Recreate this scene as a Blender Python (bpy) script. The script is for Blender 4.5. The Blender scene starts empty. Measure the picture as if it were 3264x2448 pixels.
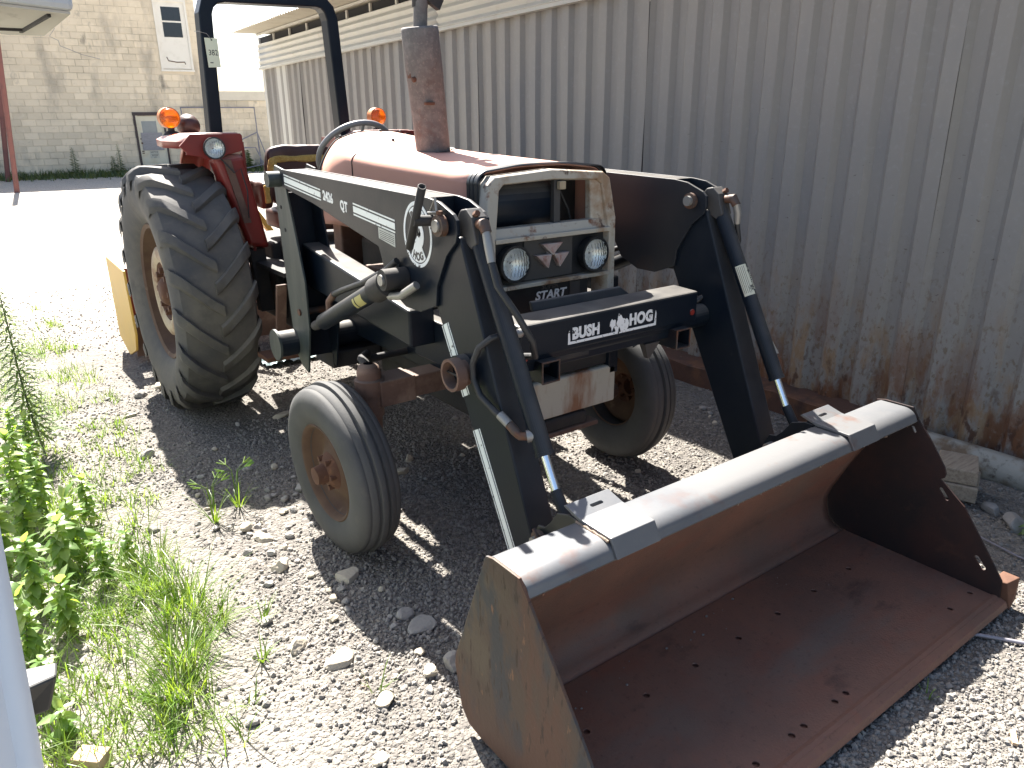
import bpy, bmesh, math, random
import numpy as np
from mathutils import Vector, Matrix, noise
random.seed(7); np.random.seed(7)
S = bpy.context.scene
COL = S.collection
# ------------------------------------------------------------------ camera
cam = bpy.data.cameras.new('camera'); cam_o = bpy.data.objects.new('camera', cam); COL.objects.link(cam_o)
cam.sensor_width = 36.0; cam.lens = 2399.1966 / 3264 * 36; cam.clip_start = 0.05; cam.clip_end = 600
def cam_matrix(pit, yaw, rol, loc):
    c, s = math.cos(yaw), math.sin(yaw)
    fw0 = Vector((-s, c, 0)); rt = Vector((c, s, 0)); up0 = Vector((0, 0, 1))
    fw = fw0*math.cos(pit) - up0*math.sin(pit); up = up0*math.cos(pit) + fw0*math.sin(pit)
    r = rt*math.cos(rol) + up*math.sin(rol); u = up*math.cos(rol) - rt*math.sin(rol)
    m = Matrix((r, u, -fw)).transposed().to_4x4(); m.translation = loc
    return m
cam_o.matrix_world = cam_matrix(.3385, -.6324, -.0087, Vector((-1.829, -4.7653, 1.6684)))
S.camera = cam_o
# ------------------------------------------------------------------ sky, sun, exposure
SUN = Vector((.15, .80, 1.0)).normalized()
W = bpy.data.worlds.new('World'); S.world = W; W.use_nodes = True
nt = W.node_tree; nt.nodes.clear()
sky = nt.nodes.new('ShaderNodeTexSky'); sky.sky_type = 'NISHITA'; sky.sun_disc = False
sky.sun_elevation = math.asin(SUN.z); sky.sun_rotation = math.atan2(SUN.x, SUN.y)
sky.air_density = 1.0; sky.dust_density = 2.2; sky.ozone_density = 0.8
bg = nt.nodes.new('ShaderNodeBackground'); bg.inputs[1].default_value = 0.05
wo = nt.nodes.new('ShaderNodeOutputWorld')
nt.links.new(sky.outputs[0], bg.inputs[0]); nt.links.new(bg.outputs[0], wo.inputs[0])
sl = bpy.data.lights.new('sun', 'SUN'); sl.energy = 5.0; sl.angle = math.radians(.53); sl.color = (1, .95, .87)
so = bpy.data.objects.new('sun', sl); COL.objects.link(so); so.location = SUN*30
so.rotation_euler = (-SUN).to_track_quat('-Z', 'Y').to_euler()
S.view_settings.view_transform = 'Standard'; S.view_settings.look = 'None'
S.view_settings.gamma = 1.0; S.view_settings.use_curve_mapping = False
S.view_settings.exposure = 2.42
S.render.engine = 'CYCLES'; S.cycles.max_bounces = 8; S.cycles.diffuse_bounces = 4
S.cycles.use_denoising = True
# ------------------------------------------------------------------ helpers
ROOT = {}
def tag(o, label=None, cat=None, group=None, kind=None):
    if label: o['label'] = label
    if cat: o['category'] = cat
    if group: o['group'] = group
    if kind: o['kind'] = kind
    return o
def thing(name, label, cat, loc=(0, 0, 0), group=None):
    o = bpy.data.objects.new(name, None); COL.objects.link(o); o.location = loc; o.empty_display_size = .1
    ROOT[o.name] = Vector(loc)
    return tag(o, label, cat, group)
class MB:
    def __init__(s): s.v = []; s.f = []; s.sm = []
    def add(s, vs, fs, smooth=False):
        b = len(s.v); s.v.extend([tuple(p) for p in vs])
        for f in fs: s.f.append(tuple(b+i for i in f)); s.sm.append(smooth)
        return s
    def box(s, c, d, rot=None):
        c = Vector(c); h = [x/2 for x in d]; vs = []
        for x in (-1, 1):
            for y in (-1, 1):
                for z in (-1, 1):
                    p = Vector((x*h[0], y*h[1], z*h[2])); p = rot @ p if rot else p; vs.append(c+p)
        return s.add(vs, [(0, 1, 3, 2), (4, 6, 7, 5), (0, 4, 5, 1), (2, 3, 7, 6), (0, 2, 6, 4), (1, 5, 7, 3)])
    def bb(s, x0, x1, y0, y1, z0, z1):
        return s.box(((x0+x1)/2, (y0+y1)/2, (z0+z1)/2), (abs(x1-x0), abs(y1-y0), abs(z1-z0)))
    def prism(s, poly, a, b, plane='x', smooth=False):
        n = len(poly)
        def P(p, t):
            return {'x': (t, p[0], p[1]), 'y': (p[0], t, p[1]), 'z': (p[0], p[1], t)}[plane]
        vs = [P(p, a) for p in poly]+[P(p, b) for p in poly]
        fs = [tuple(range(n))[::-1], tuple(range(n, 2*n))]
        s.add(vs, fs)
        k = len(s.v)-2*n
        for i in range(n):
            s.f.append((k+i, k+(i+1) % n, k+n+(i+1) % n, k+n+i)); s.sm.append(smooth)
        return s
    def hexa(s, lo, hi):
        # lo, hi: two quads of 4 points joined
        return s.add(list(lo)+list(hi), [(3, 2, 1, 0), (4, 5, 6, 7)]+[(i, (i+1) % 4, 4+(i+1) % 4, 4+i) for i in range(4)])
    def tube(s, pts, r, n=12, caps=True, smooth=True):
        pts = [Vector(p) for p in pts]; m = len(pts)
        rs = r if isinstance(r, (list, tuple)) else [r]*m
        t0 = (pts[1]-pts[0]).normalized()
        up = Vector((0, 0, 1)) if abs(t0.z) < .9 else Vector((1, 0, 0))
        u = t0.cross(up).normalized(); vs = []
        for i, p in enumerate(pts):
            t = (pts[min(i+1, m-1)]-pts[max(i-1, 0)]).normalized()
            u = (u-t*u.dot(t)).normalized(); w = t.cross(u)
            for k in range(n):
                a = 2*math.pi*k/n; vs.append(p+(u*math.cos(a)+w*math.sin(a))*rs[i])
        b = len(s.v); s.v.extend(tuple(p) for p in vs)
        for i in range(m-1):
            for k in range(n):
                s.f.append((b+i*n+k, b+i*n+(k+1) % n, b+(i+1)*n+(k+1) % n, b+(i+1)*n+k)); s.sm.append(smooth)
        if caps:
            s.f.append(tuple(b+k for k in range(n))[::-1]); s.sm.append(False)
            s.f.append(tuple(b+(m-1)*n+k for k in range(n))); s.sm.append(False)
        return s
    def lathe(s, prof, o, axis, n=48, smooth=True, close=False):
        # prof: (distance along axis, radius)
        o = Vector(o); ax = Vector(axis).normalized()
        up = Vector((0, 0, 1)) if abs(ax.z) < .9 else Vector((0, 1, 0))
        u = ax.cross(up).normalized(); w = ax.cross(u); b = len(s.v); m = len(prof)
        for h, r in prof:
            for k in range(n):
                a = 2*math.pi*k/n; s.v.append(tuple(o+ax*h+(u*math.cos(a)+w*math.sin(a))*r))
        for i in range(m if close else m-1):
            j = (i+1) % m
            for k in range(n):
                s.f.append((b+i*n+k, b+i*n+(k+1) % n, b+j*n+(k+1) % n, b+j*n+k)); s.sm.append(smooth)
        return s
    def cyl(s, a, b, r, n=20, smooth=True): return s.tube([a, b], r, n, True, smooth)
    def sphere(s, c, r, n=16, sc=(1, 1, 1)):
        c = Vector(c); pr = []; m = n//2
        b = len(s.v)
        for i in range(m+1):
            t = math.pi*i/m
            for k in range(n):
                a = 2*math.pi*k/n
                s.v.append((c.x+r*sc[0]*math.sin(t)*math.cos(a), c.y+r*sc[1]*math.sin(t)*math.sin(a), c.z+r*sc[2]*math.cos(t)))
        for i in range(m):
            for k in range(n):
                s.f.append((b+i*n+k, b+(i+1)*n+k, b+(i+1)*n+(k+1) % n, b+i*n+(k+1) % n)); s.sm.append(True)
        return s
    def mirror(s):
        k = len(s.v); f0 = list(s.f); m0 = list(s.sm)
        s.v.extend([(-x, y, z) for x, y, z in s.v])
        for f, q in zip(f0, m0): s.f.append(tuple(i+k for i in f)[::-1]); s.sm.append(q)
        return s
    def mesh(s, name, mat, off=Vector((0, 0, 0)), fix=True):
        me = bpy.data.meshes.new(name)
        me.from_pydata([(x-off.x, y-off.y, z-off.z) for x, y, z in s.v], [], s.f)
        me.polygons.foreach_set('use_smooth', s.sm)
        if mat: me.materials.append(mat)
        if fix:
            bm = bmesh.new(); bm.from_mesh(me); bmesh.ops.remove_doubles(bm, verts=bm.verts, dist=1e-5)
            bmesh.ops.recalc_face_normals(bm, faces=bm.faces); bm.to_mesh(me); bm.free()
        if any(s.sm): me.set_sharp_from_angle(angle=math.radians(46))
        me.update(); return me
def part(name, mb, mat, parent=None, bevel=0, label=None, kind=None, seg=2, fix=True):
    off = ROOT[parent.name] if parent else Vector((0, 0, 0))
    o = bpy.data.objects.new(name, mb.mesh(name, mat, off, fix)); COL.objects.link(o)
    if parent: o.parent = parent
    ROOT[o.name] = off
    if bevel:
        b = o.modifiers.new('bevel', 'BEVEL'); b.width = bevel; b.segments = seg; b.limit_method = 'ANGLE'; b.angle_limit = math.radians(40)
    if label: o['label'] = label
    if kind: o['kind'] = kind
    return o
def solo(name, mb, mat, label=None, cat=None, group=None, kind=None, loc=None, bevel=0, fix=True):
    # a thing that is one mesh, its origin at loc
    loc = Vector(loc) if loc is not None else Vector((0, 0, 0))
    o = bpy.data.objects.new(name, mb.mesh(name, mat, loc, fix)); COL.objects.link(o); o.location = loc
    ROOT[o.name] = loc
    if bevel:
        b = o.modifiers.new('bevel', 'BEVEL'); b.width = bevel; b.segments = 2; b.limit_method = 'ANGLE'; b.angle_limit = math.radians(40)
    return tag(o, label, cat, group, kind)
def copy_tree(o, parent=None):
    c = o.copy(); COL.objects.link(c); ROOT[c.name] = ROOT.get(o.name, Vector((0, 0, 0)))
    if parent: c.parent = parent
    for ch in list(o.children): copy_tree(ch, c)
    return c
def apply_boolean(o, cutter):
    m = o.modifiers.new('cut', 'BOOLEAN'); m.object = cutter; m.operation = 'DIFFERENCE'; m.solver = 'EXACT'
    bpy.context.view_layer.update()
    dg = bpy.context.evaluated_depsgraph_get()
    me = bpy.data.meshes.new_from_object(o.evaluated_get(dg))
    o.modifiers.clear(); o.data = me
    bpy.data.objects.remove(cutter)
def text_mb(s, size, fn, bold=0.0, t=.0012, space=1.0, align='LEFT', sx=1.0):
    cu = bpy.data.curves.new('letters', 'FONT'); cu.body = s; cu.size = size; cu.offset = bold; cu.space_character = space
    cu.align_x = align; cu.resolution_u = 3; cu.extrude = t
    ob = bpy.data.objects.new('letters', cu); COL.objects.link(ob)
    bpy.context.view_layer.update()
    me = bpy.data.meshes.new_from_object(ob.evaluated_get(bpy.context.evaluated_depsgraph_get()))
    mb = MB(); mb.add([fn(v.co.x*sx, v.co.y, v.co.z) for v in me.vertices], [tuple(p.vertices) for p in me.polygons])
    bpy.data.objects.remove(ob); bpy.data.curves.remove(cu); bpy.data.meshes.remove(me)
    return mb
# ------------------------------------------------------------------ materials
def lin(c):  # sRGB 0-255 -> linear
    return tuple(((x/255)/12.92 if x/255 <= .04045 else ((x/255+.055)/1.055)**2.4) for x in c)
def mat(name, base, rough=.6, metal=0.0, layers=(), bump=None, spec=.5, vary=0.0, space='world', stretch=None, dust=None, rough2=None):
    """layers: (colour, noise scale, lo, hi, strength[, stretch]) painted over base with noise masks"""
    m = bpy.data.materials.new(name); m.use_nodes = True; n = m.node_tree; N = n.nodes; L = n.links
    b = N['Principled BSDF']; b.inputs['Roughness'].default_value = rough; b.inputs['Metallic'].default_value = metal
    b.inputs['Specular IOR Level'].default_value = spec
    if space == 'world':
        g = N.new('ShaderNodeNewGeometry'); co = g.outputs['Position']
    else:
        g = N.new('ShaderNodeTexCoord'); co = g.outputs['Object']
    def mapped(st):
        if not st: return co
        mp = N.new('ShaderNodeMapping'); mp.inputs['Scale'].default_value = st; L.new(co, mp.inputs[0]); return mp.outputs[0]
    rgb = N.new('ShaderNodeRGB'); rgb.outputs[0].default_value = (*base, 1); cur = rgb.outputs[0]
    if vary:
        oi = N.new('ShaderNodeObjectInfo'); mr = N.new('ShaderNodeMapRange'); mr.inputs[3].default_value = 1-vary; mr.inputs[4].default_value = 1+vary
        L.new(oi.outputs['Random'], mr.inputs[0])
        mx = N.new('ShaderNodeMix'); mx.data_type = 'RGBA'; mx.blend_type = 'MULTIPLY'; mx.inputs[0].default_value = 1
        L.new(cur, mx.inputs[6]); L.new(mr.outputs[0], mx.inputs[7]); cur = mx.outputs[2]
    rcur = None
    for i, ly in enumerate(layers):
        col, sc, lo, hi, st = ly[:5]; strt = ly[5] if len(ly) > 5 else stretch
        t = N.new('ShaderNodeTexNoise'); t.inputs['Scale'].default_value = sc; t.inputs['Detail'].default_value = 6; t.inputs['Roughness'].default_value = .62
        L.new(mapped(strt), t.inputs['Vector'])
        mr = N.new('ShaderNodeMapRange'); mr.inputs[1].default_value = lo; mr.inputs[2].default_value = hi; mr.inputs[4].default_value = st
        L.new(t.outputs[0], mr.inputs[0]); fac = mr.outputs[0]
        if len(ly) > 6:  # only near a height band: (z_full, z_none)
            z1, z0 = ly[6]
            sx = N.new('ShaderNodeSeparateXYZ'); g2 = N.new('ShaderNodeNewGeometry'); L.new(g2.outputs['Position'], sx.inputs[0])
            # wobble the height with the noise so that the edge is ragged
            ad = N.new('ShaderNodeMath'); ad.operation = 'MULTIPLY_ADD'; L.new(t.outputs[0], ad.inputs[0]); ad.inputs[1].default_value = -abs(z0-z1)*2.2; L.new(sx.outputs[2], ad.inputs[2])
            m2 = N.new('ShaderNodeMapRange'); m2.inputs[1].default_value = z1-abs(z0-z1)*1.1; m2.inputs[2].default_value = z0-abs(z0-z1)*1.1; m2.inputs[3].default_value = 1; m2.inputs[4].default_value = 0
            L.new(ad.outputs[0], m2.inputs[0])
            mm = N.new('ShaderNodeMath'); mm.operation = 'MULTIPLY'; L.new(fac, mm.inputs[0]); L.new(m2.outputs[0], mm.inputs[1]); fac = mm.outputs[0]
        mx = N.new('ShaderNodeMix'); mx.data_type = 'RGBA'; L.new(fac, mx.inputs[0]); L.new(cur, mx.inputs[6]); mx.inputs[7].default_value = (*col, 1); cur = mx.outputs[2]
        if i == 0 and rough2 is not None:
            r2 = N.new('ShaderNodeMapRange'); r2.inputs[3].default_value = rough; r2.inputs[4].default_value = rough2; L.new(fac, r2.inputs[0]); L.new(r2.outputs[0], b.inputs['Roughness'])
    if dust:  # settled dust on surfaces that look up
        col, st = dust
        g3 = N.new('ShaderNodeNewGeometry'); sx = N.new('ShaderNodeSeparateXYZ'); L.new(g3.outputs['True Normal'], sx.inputs[0])
        t = N.new('ShaderNodeTexNoise'); t.inputs['Scale'].default_value = 9; t.inputs['Detail'].default_value = 5; L.new(co, t.inputs['Vector'])
        mr = N.new('ShaderNodeMapRange'); mr.inputs[1].default_value = .2; mr.inputs[2].default_value = .95; mr.inputs[4].default_value = st; L.new(sx.outputs[2], mr.inputs[0])
        mm = N.new('ShaderNodeMath'); mm.operation = 'MULTIPLY'; L.new(mr.outputs[0], mm.inputs[0])
        m3 = N.new('ShaderNodeMapRange'); m3.inputs[1].default_value = .25; m3.inputs[2].default_value = .6; m3.inputs[3].default_value = .45; L.new(t.outputs[0], m3.inputs[0]); L.new(m3.outputs[0], mm.inputs[1])
        mx = N.new('ShaderNodeMix'); mx.data_type = 'RGBA'; L.new(mm.outputs[0], mx.inputs[0]); L.new(cur, mx.inputs[6]); mx.inputs[7].default_value = (*col, 1); cur = mx.outputs[2]
    L.new(cur, b.inputs['Base Color'])
    if bump:
        sc, dist, strg = bump
        t = N.new('ShaderNodeTexNoise'); t.inputs['Scale'].default_value = sc; t.inputs['Detail'].default_value = 5; L.new(mapped(stretch), t.inputs['Vector'])
        bp = N.new('ShaderNodeBump'); bp.inputs['Distance'].default_value = dist; bp.inputs['Strength'].default_value = strg
        L.new(t.outputs[0], bp.inputs['Height']); L.new(bp.outputs[0], b.inputs['Normal'])
    return m
DUST = (.16, .145, .125)
RUST = (.16, .06, .025); DRUST = (.06, .024, .014)
M = {}
M['black'] = mat('loader_paint', (.0045, .0085, .0155), .36, 0, [((.014, .018, .024), 3.5, .42, .75, .7), (DUST, 22, .68, .88, .14), ((.010, .019, .021), 2.0, .55, .8, .5)], (60, .001, .25), spec=.2, dust=((.20, .185, .165), .62), rough2=.55)
M['black_rust'] = mat('loader_paint_rusting', (.0045, .0080, .014), .42, 0, [((.040, .018, .013), 3.2, .50, .68, .8), ((.018, .019, .021), 5, .5, .8, .5)], (60, .001, .25), dust=(DUST, .3))
M['upright'] = mat('worn_green_black_paint', (.016, .026, .027), .5, 0, [((.085, .092, .078), 6, .48, .72, .7, (1, 1, .12)), (RUST, 14, .66, .8, .6)], (50, .001, .3))
M['hood'] = mat('faded_red_paint', (.50, .255, .19), .6, 0, [((.53, .30, .235), 2.2, .45, .75, .55), ((.27, .125, .09), 7, .6, .82, .4), (RUST, 30, .72, .82, .5)], (90, .0006, .2), rough2=.55)
M['red'] = mat('red_paint', (.19, .017, .012), .42, 0, [((.085, .012, .010), 4, .5, .75, .7), (DUST, 13, .66, .88, .18)], (70, .0008, .25), dust=((.5, .33, .28), .75))
M['orange'] = mat('orange_red_paint', (.25, .05, .022), .5, 0, [((.13, .04, .02), 6, .5, .75, .7)], (60, .001, .3))
M['tyre'] = mat('rubber', (.052, .053, .057), .72, 0, [((.125, .112, .092), 2.4, .40, .66, .8), ((.17, .15, .12), 26, .58, .85, .4), ((.014, .015, .016), 5, .55, .75, .6)], (160, .0015, .35), spec=.35, dust=(DUST, .25))
M['tyre_front'] = mat('grey_rubber', (.075, .075, .074), .75, 0, [((.035, .036, .038), 3.0, .42, .70, .8), ((.15, .135, .11), 24, .58, .85, .4), ((.10, .09, .06), 2, .55, .8, .5)], (150, .0015, .35), spec=.3)
M['rim'] = mat('rusty_yellow_rim', (.095, .054, .031), .8, 0, [((.065, .032, .019), 6, .42, .66, .9), ((.20, .145, .09), 14, .6, .82, .6), (DRUST, 22, .62, .8, .6)], (70, .002, .4))
M['hub'] = mat('cream_hub', (.36, .29, .19), .6, 0, [(RUST, 9, .45, .68, .85), (DRUST, 18, .6, .8, .5)], (70, .001, .3))
M['rust'] = mat('rust', (.11, .05, .028), .85, 0, [(DRUST, 7, .42, .7, .85), ((.26, .12, .05), 18, .58, .8, .6)], (110, .002, .5))
M['brownaxle'] = mat('rusty_brown_paint', (.12, .066, .046), .75, 0, [((.30, .20, .14), 8, .52, .75, .6), (DRUST, 12, .55, .78, .7)], (80, .0015, .4), dust=(DUST, .4))
M['bucket_in'] = mat('bucket_rust', (.205, .098, .066), .62, .05, [((.125, .074, .056), 2.2, .40, .66, .85), ((.20, .075, .048), 4.2, .53, .72, .8, (.5, 1, 1)), ((.20, .175, .15), 40, .66, .85, .4), ((.15, .125, .098), 1.6, .54, .76, .6), ((.045, .036, .036), 1.1, .56, .72, .55, (.5, 2, 2)), ((.30, .25, .20), 170, .66, .78, .45), ((.14, .12, .10), 2.6, .56, .68, .6, (.35, 1.4, 1)), ((.055, .034, .028), 7, .60, .70, .6, (.5, 1, 1.6)), ((.05, .026, .02), 60, .58, .74, .5), ((.23, .085, .05), 11, .60, .72, .5)], (150, .0022, .7))
M['bucket_out'] = mat('bucket_scraped', (.070, .046, .032), .6, .15, [((.095, .074, .050), 3.2, .5, .62, .7), ((.032, .037, .044), 4.2, .53, .60, .85, (1, 1.5, .6)), ((.095, .044, .027), 3.1, .46, .55, .9, (1, 1.3, .5)), ((.035, .018, .013), 24, .585, .63, .95, (1, 2.4, .45)), ((.22, .11, .055), 16, .63, .70, .75, (1, 2, .7)), ((.085, .043, .029), 3, .30, .40, .9, (1, 1, 1), (.05, .22))], (80, .002, .5))
M['bucket_plate'] = mat('dark_bucket_plate', (.020, .013, .013), .6, .1, [((.045, .018, .014), 3.5, .46, .66, .8), ((.075, .032, .022), 9, .58, .74, .7)], (110, .001, .4))  # near-black brown with rust blotches, right side plate only
M['bucket_low'] = mat('bucket_brown_rust', (.16, .07, .045), .8, .1, [((.09, .04, .03), 5, .45, .7, .8), ((.24, .13, .07), 18, .6, .8, .5)], (110, .0015, .45))
M['lip'] = mat('worn_steel', (.15, .15, .152), .42, .25, [((.15, .075, .05), 7, .58, .72, .7), ((.09, .10, .115), 2.5, .45, .70, .7), ((.22, .10, .06), 30, .68, .8, .6)], (90, .0008, .3))
M['weld'] = mat('weld_bead', (.20, .155, .12), .6, .4, [((.25, .10, .05), 20, .5, .7, .8)], (150, .003, .6))
M['chrome'] = mat('chrome_rod', (.80, .81, .83), .09, 1.0)
M['steel'] = mat('zinc_steel', (.27, .265, .25), .45, .5, [(RUST, 18, .60, .75, .7)], (80, .0006, .3))
M['pinrust'] = mat('rusty_bolt', (.095, .070, .058), .65, .4, [(RUST, 20, .45, .65, .8)], (90, .001, .4))
M['cream'] = mat('cream_grille_paint', (.40, .365, .30), .5, 0, [((.24, .14, .07), 6, .52, .66, .85), (RUST, 13, .565, .66, .95), (DRUST, 18, .62, .70, .9)], (80, .0008, .3))
M['creamrust'] = mat('rust_streaked_cream', (.46, .43, .35), .6, 0, [((.23, .085, .03), 6, .52, .66, .9, (1, 1, .25)), ((.20, .16, .11), 20, .60, .8, .5), (DRUST, 9, .62, .74, .7, (1, 1, .3))], (80, .001, .3))
M['rubber'] = mat('black_rubber_trim', (.012, .013, .015), .4, 0, [((.05, .05, .05), 8, .5, .8, .5)])
M['hose'] = mat('black_hose', (.016, .017, .019), .55, 0, [((.06, .058, .052), 14, .5, .8, .5)])
M['dark'] = mat('grimy_dark_iron', (.020, .019, .019), .75, 0, [((.055, .042, .032), 8, .5, .75, .6)], (60, .002, .5))
M['panel'] = mat('dark_grey_panel', (.050, .047, .045), .55, 0, [((.09, .078, .066), 10, .5, .8, .6)], (120, .0005, .2))
M['badge'] = mat('faded_badge_metal', (.46, .41, .38), .45, .35, [((.36, .17, .14), 28, .45, .65, .8), ((.2, .17, .15), 60, .6, .8, .5)])
M['badge_face'] = mat('faded_badge_red', (.40, .31, .285), .5, .1, [((.34, .17, .14), 40, .50, .66, .7)])
def glass(name, col, rough, trans, ior=1.45, emit=None):
    m = bpy.data.materials.new(name); m.use_nodes = True; b = m.node_tree.nodes['Principled BSDF']
    b.inputs['Base Color'].default_value = (*col, 1); b.inputs['Roughness'].default_value = rough; b.inputs['Transmission Weight'].default_value = trans; b.inputs['IOR'].default_value = ior
    return m
M['lens'] = glass('lamp_glass', (.93, .95, .93), .04, 1.0)
M['amber'] = glass('amber_lens', (.85, .17, .006), .22, .7)
M['amber_rim'] = mat('dusty_orange_rim', (.45, .16, .05), .5)
M['reflector'] = mat('lamp_reflector', (.90, .91, .90), .32, .55)
M['pane'] = mat('dark_window_glass', (.012, .012, .018), .06, 0, spec=.6)
M['frost'] = mat('dusty_pane', (.22, .24, .24), .35, 0, [((.32, .33, .32), 3, .4, .7, .6)])
M['muffler'] = mat('rusting_muffler', (.115, .106, .102), .75, .15, [((.185, .172, .162), 30, .45, .68, .75), ((.115, .058, .042), 5.5, .58, .72, .8), ((.07, .045, .038), 12, .58, .74, .7), ((.24, .20, .18), 90, .56, .66, .45)], (130, .0015, .5))
M['seat'] = mat('torn_brown_vinyl', (.055, .022, .016), .45, 0, [((.10, .045, .03), 9, .5, .75, .7)], (50, .002, .3))
M['foam'] = mat('yellow_foam', (.42, .27, .07), .95, 0, [((.30, .17, .04), 30, .45, .7, .8), ((.66, .50, .18), 60, .5, .7, .6)], (70, .012, .9))
M['wheelgrey'] = mat('grey_steering_plastic', (.19, .19, .19), .42, 0, [((.10, .10, .10), 12, .5, .8, .6)])
M['decal'] = mat('white_decal', (.66, .71, .69), .4, 0, [((.02, .024, .026), 42, .62, .66, 1.0)])
M['decal_worn'] = mat('peeling_white_decal', (.70, .72, .72), .45, 0, [((.022, .024, .026), 34, .615, .635, 1.0), ((.022, .024, .026), 90, .63, .66, .9)])
M['decal_dark'] = mat('dark_decal_ink', (.018, .022, .028), .45, 0, [((.66, .71, .69), 40, .66, .68, .8)])
M['yellowlabel'] = mat('yellow_caution_label', (.36, .33, .12), .5, 0, [((.35, .32, .12), 20, .5, .7, .6)])
M['creamlabel'] = mat('cream_label', (.55, .54, .42), .5, 0, [((.03, .03, .03), 26, .60, .62, .9)])
M['greylabel'] = mat('grey_label', (.42, .44, .40), .5, 0, [((.30, .31, .29), 40, .5, .7, .6)])
M['ink'] = mat('black_ink', (.02, .02, .022), .6)
M['tagpaper'] = mat('pale_green_card', (.66, .70, .52), .7)
M['yellow'] = mat('yellow_paint', (.60, .37, .075), .5, 0, [((.50, .33, .10), 5, .5, .75, .7), (RUST, 16, .68, .78, .7)], (70, .0008, .25))
M['wood'] = mat('raw_wood', (.42, .31, .20), .8, 0, [((.26, .18, .11), 10, .45, .7, .7, (8, 8, 1))], (60, .002, .4))
M['wood_old'] = mat('weathered_wood', (.30, .25, .19), .85, 0, [((.16, .12, .085), 9, .42, .68, .8, (1, 9, 9)), ((.40, .35, .28), 22, .58, .8, .5, (1, 9, 9))], (70, .003, .5))
M['rag'] = mat('pale_blue_rag', (.42, .52, .54), .9, 0, [((.28, .36, .38), 9, .45, .7, .7)], (30, .01, .6))
# shed
M['shed'] = mat('shed_paint', (.232, .217, .197), .55, 0, [
    ((.180, .180, .182), 1.6, .48, .74, .7, (1, 1, .45)), ((.255, .24, .21), 4.5, .52, .74, .6, (1, 1, .3)),
    ((.13, .085, .045), 44, .54, .62, .7, (1, 1, .6), (.25, .95)), ((.24, .15, .075), 9, .50, .60, .8, (1, 1, .35), (.25, .75)), ((.15, .065, .03), 6.5, .46, .55, .98, (1, 1, .4), (.10, .62)),
    ((.07, .03, .018), 17, .55, .62, .9, (1, 1, .5), (.05, .45)), ((.06, .035, .02), 34, .685, .705, .85, (1, .6, 1.6), (.6, 1.5)), ((.30, .30, .285), 30, .55, .75, .35)], (9, .006, .35))
M['shed_far'] = mat('shed_trim_paint', (.44, .43, .39), .55, 0, [((.36, .355, .33), 3, .45, .75, .6, (1, 1, .4)), ((.30, .24, .16), 8, .62, .75, .5)], (30, .002, .2))
M['roof'] = mat('roof_underside', (.42, .39, .32), .6, 0, [((.30, .26, .20), 6, .5, .75, .6), (RUST, 12, .68, .78, .6)])
M['sill'] = mat('rusty_sill', (.085, .040, .026), .85, 0, [((.17, .075, .032), 5, .5, .68, .85), ((.035, .02, .016), 9, .5, .7, .8), ((.32, .28, .22), 20, .68, .74, .6)], (60, .004, .6))
M['sillpaint'] = mat('peeling_sill_paint', (.30, .29, .25), .7, 0, [((.13, .08, .04), 7, .48, .64, .9), ((.05, .03, .02), 20, .56, .7, .8)], (40, .004, .5))
M['void'] = mat('dark_void', (.01, .01, .012), .9)
# block building
M['block'] = mat('painted_block', (.70, .60, .45), .85, 0, [((.54, .46, .34), 1.3, .46, .72, .6), ((.76, .68, .55), 6, .55, .75, .5), ((.20, .18, .155), .75, .50, .70, .7, (1.6, 1.6, .5)), ((.09, .085, .08), 1.7, .62, .74, .75, (1, 1, .5)), ((.30, .23, .17), 9, .62, .8, .45)], (40, .006, .5), vary=.11)
M['mortar'] = mat('mortar', (.64, .55, .42), .95, 0, [((.24, .20, .16), 1.3, .48, .66, .85)])
M['band'] = mat('cream_band', (.64, .58, .47), .8, 0, [((.5, .45, .36), 3, .5, .75, .6)])
M['dooropaint'] = mat('old_white_door_paint', (.62, .58, .46), .6, 0, [((.50, .42, .26), 4, .5, .72, .6), ((.34, .17, .11), 15, .66, .76, .75)], (60, .001, .3))
M['winpaint'] = mat('old_white_shutter_paint', (.74, .70, .62), .6, 0, [((.58, .53, .44), 4, .5, .75, .5), ((.36, .15, .10), 15, .69, .76, .8)], (60, .001, .3))
M['darkframe'] = mat('dark_steel_frame', (.045, .03, .03), .6, 0, [(RUST, 9, .6, .75, .6)])
M['board'] = mat('grey_board', (.29, .28, .29), .85, 0, [((.20, .19, .20), 8, .45, .7, .7, (1, 1, 6))], (40, .003, .4))
M['sign'] = mat('faded_notice', (.52, .50, .42), .6, 0, [((.36, .35, .30), 9, .5, .7, .5)])
M['redpost'] = mat('rust_red_pipe', (.16, .055, .045), .6, 0, [((.09, .04, .035), 5, .5, .7, .7)])
M['pipe'] = mat('grey_pipe', (.24, .23, .26), .5, .3, [(RUST, 10, .62, .75, .6)])
M['canopy'] = mat('peeling_canopy', (.50, .47, .41), .85, 0, [((.26, .24, .21), 2.2, .46, .66, .7, (1, .4, 1)), ((.12, .11, .10), 5, .60, .72, .7, (2, .5, 1))], (30, .004, .4))
M['fascia'] = mat('pale_fascia', (.52, .54, .55), .6, 0, [((.42, .44, .45), 2, .45, .7, .5)])
M['van'] = mat('white_vehicle_paint', (.70, .73, .76), .25, 0, [((.62, .65, .68), 2, .45, .7, .5), ((.3, .3, .3), 60, .72, .76, .5)])
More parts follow.
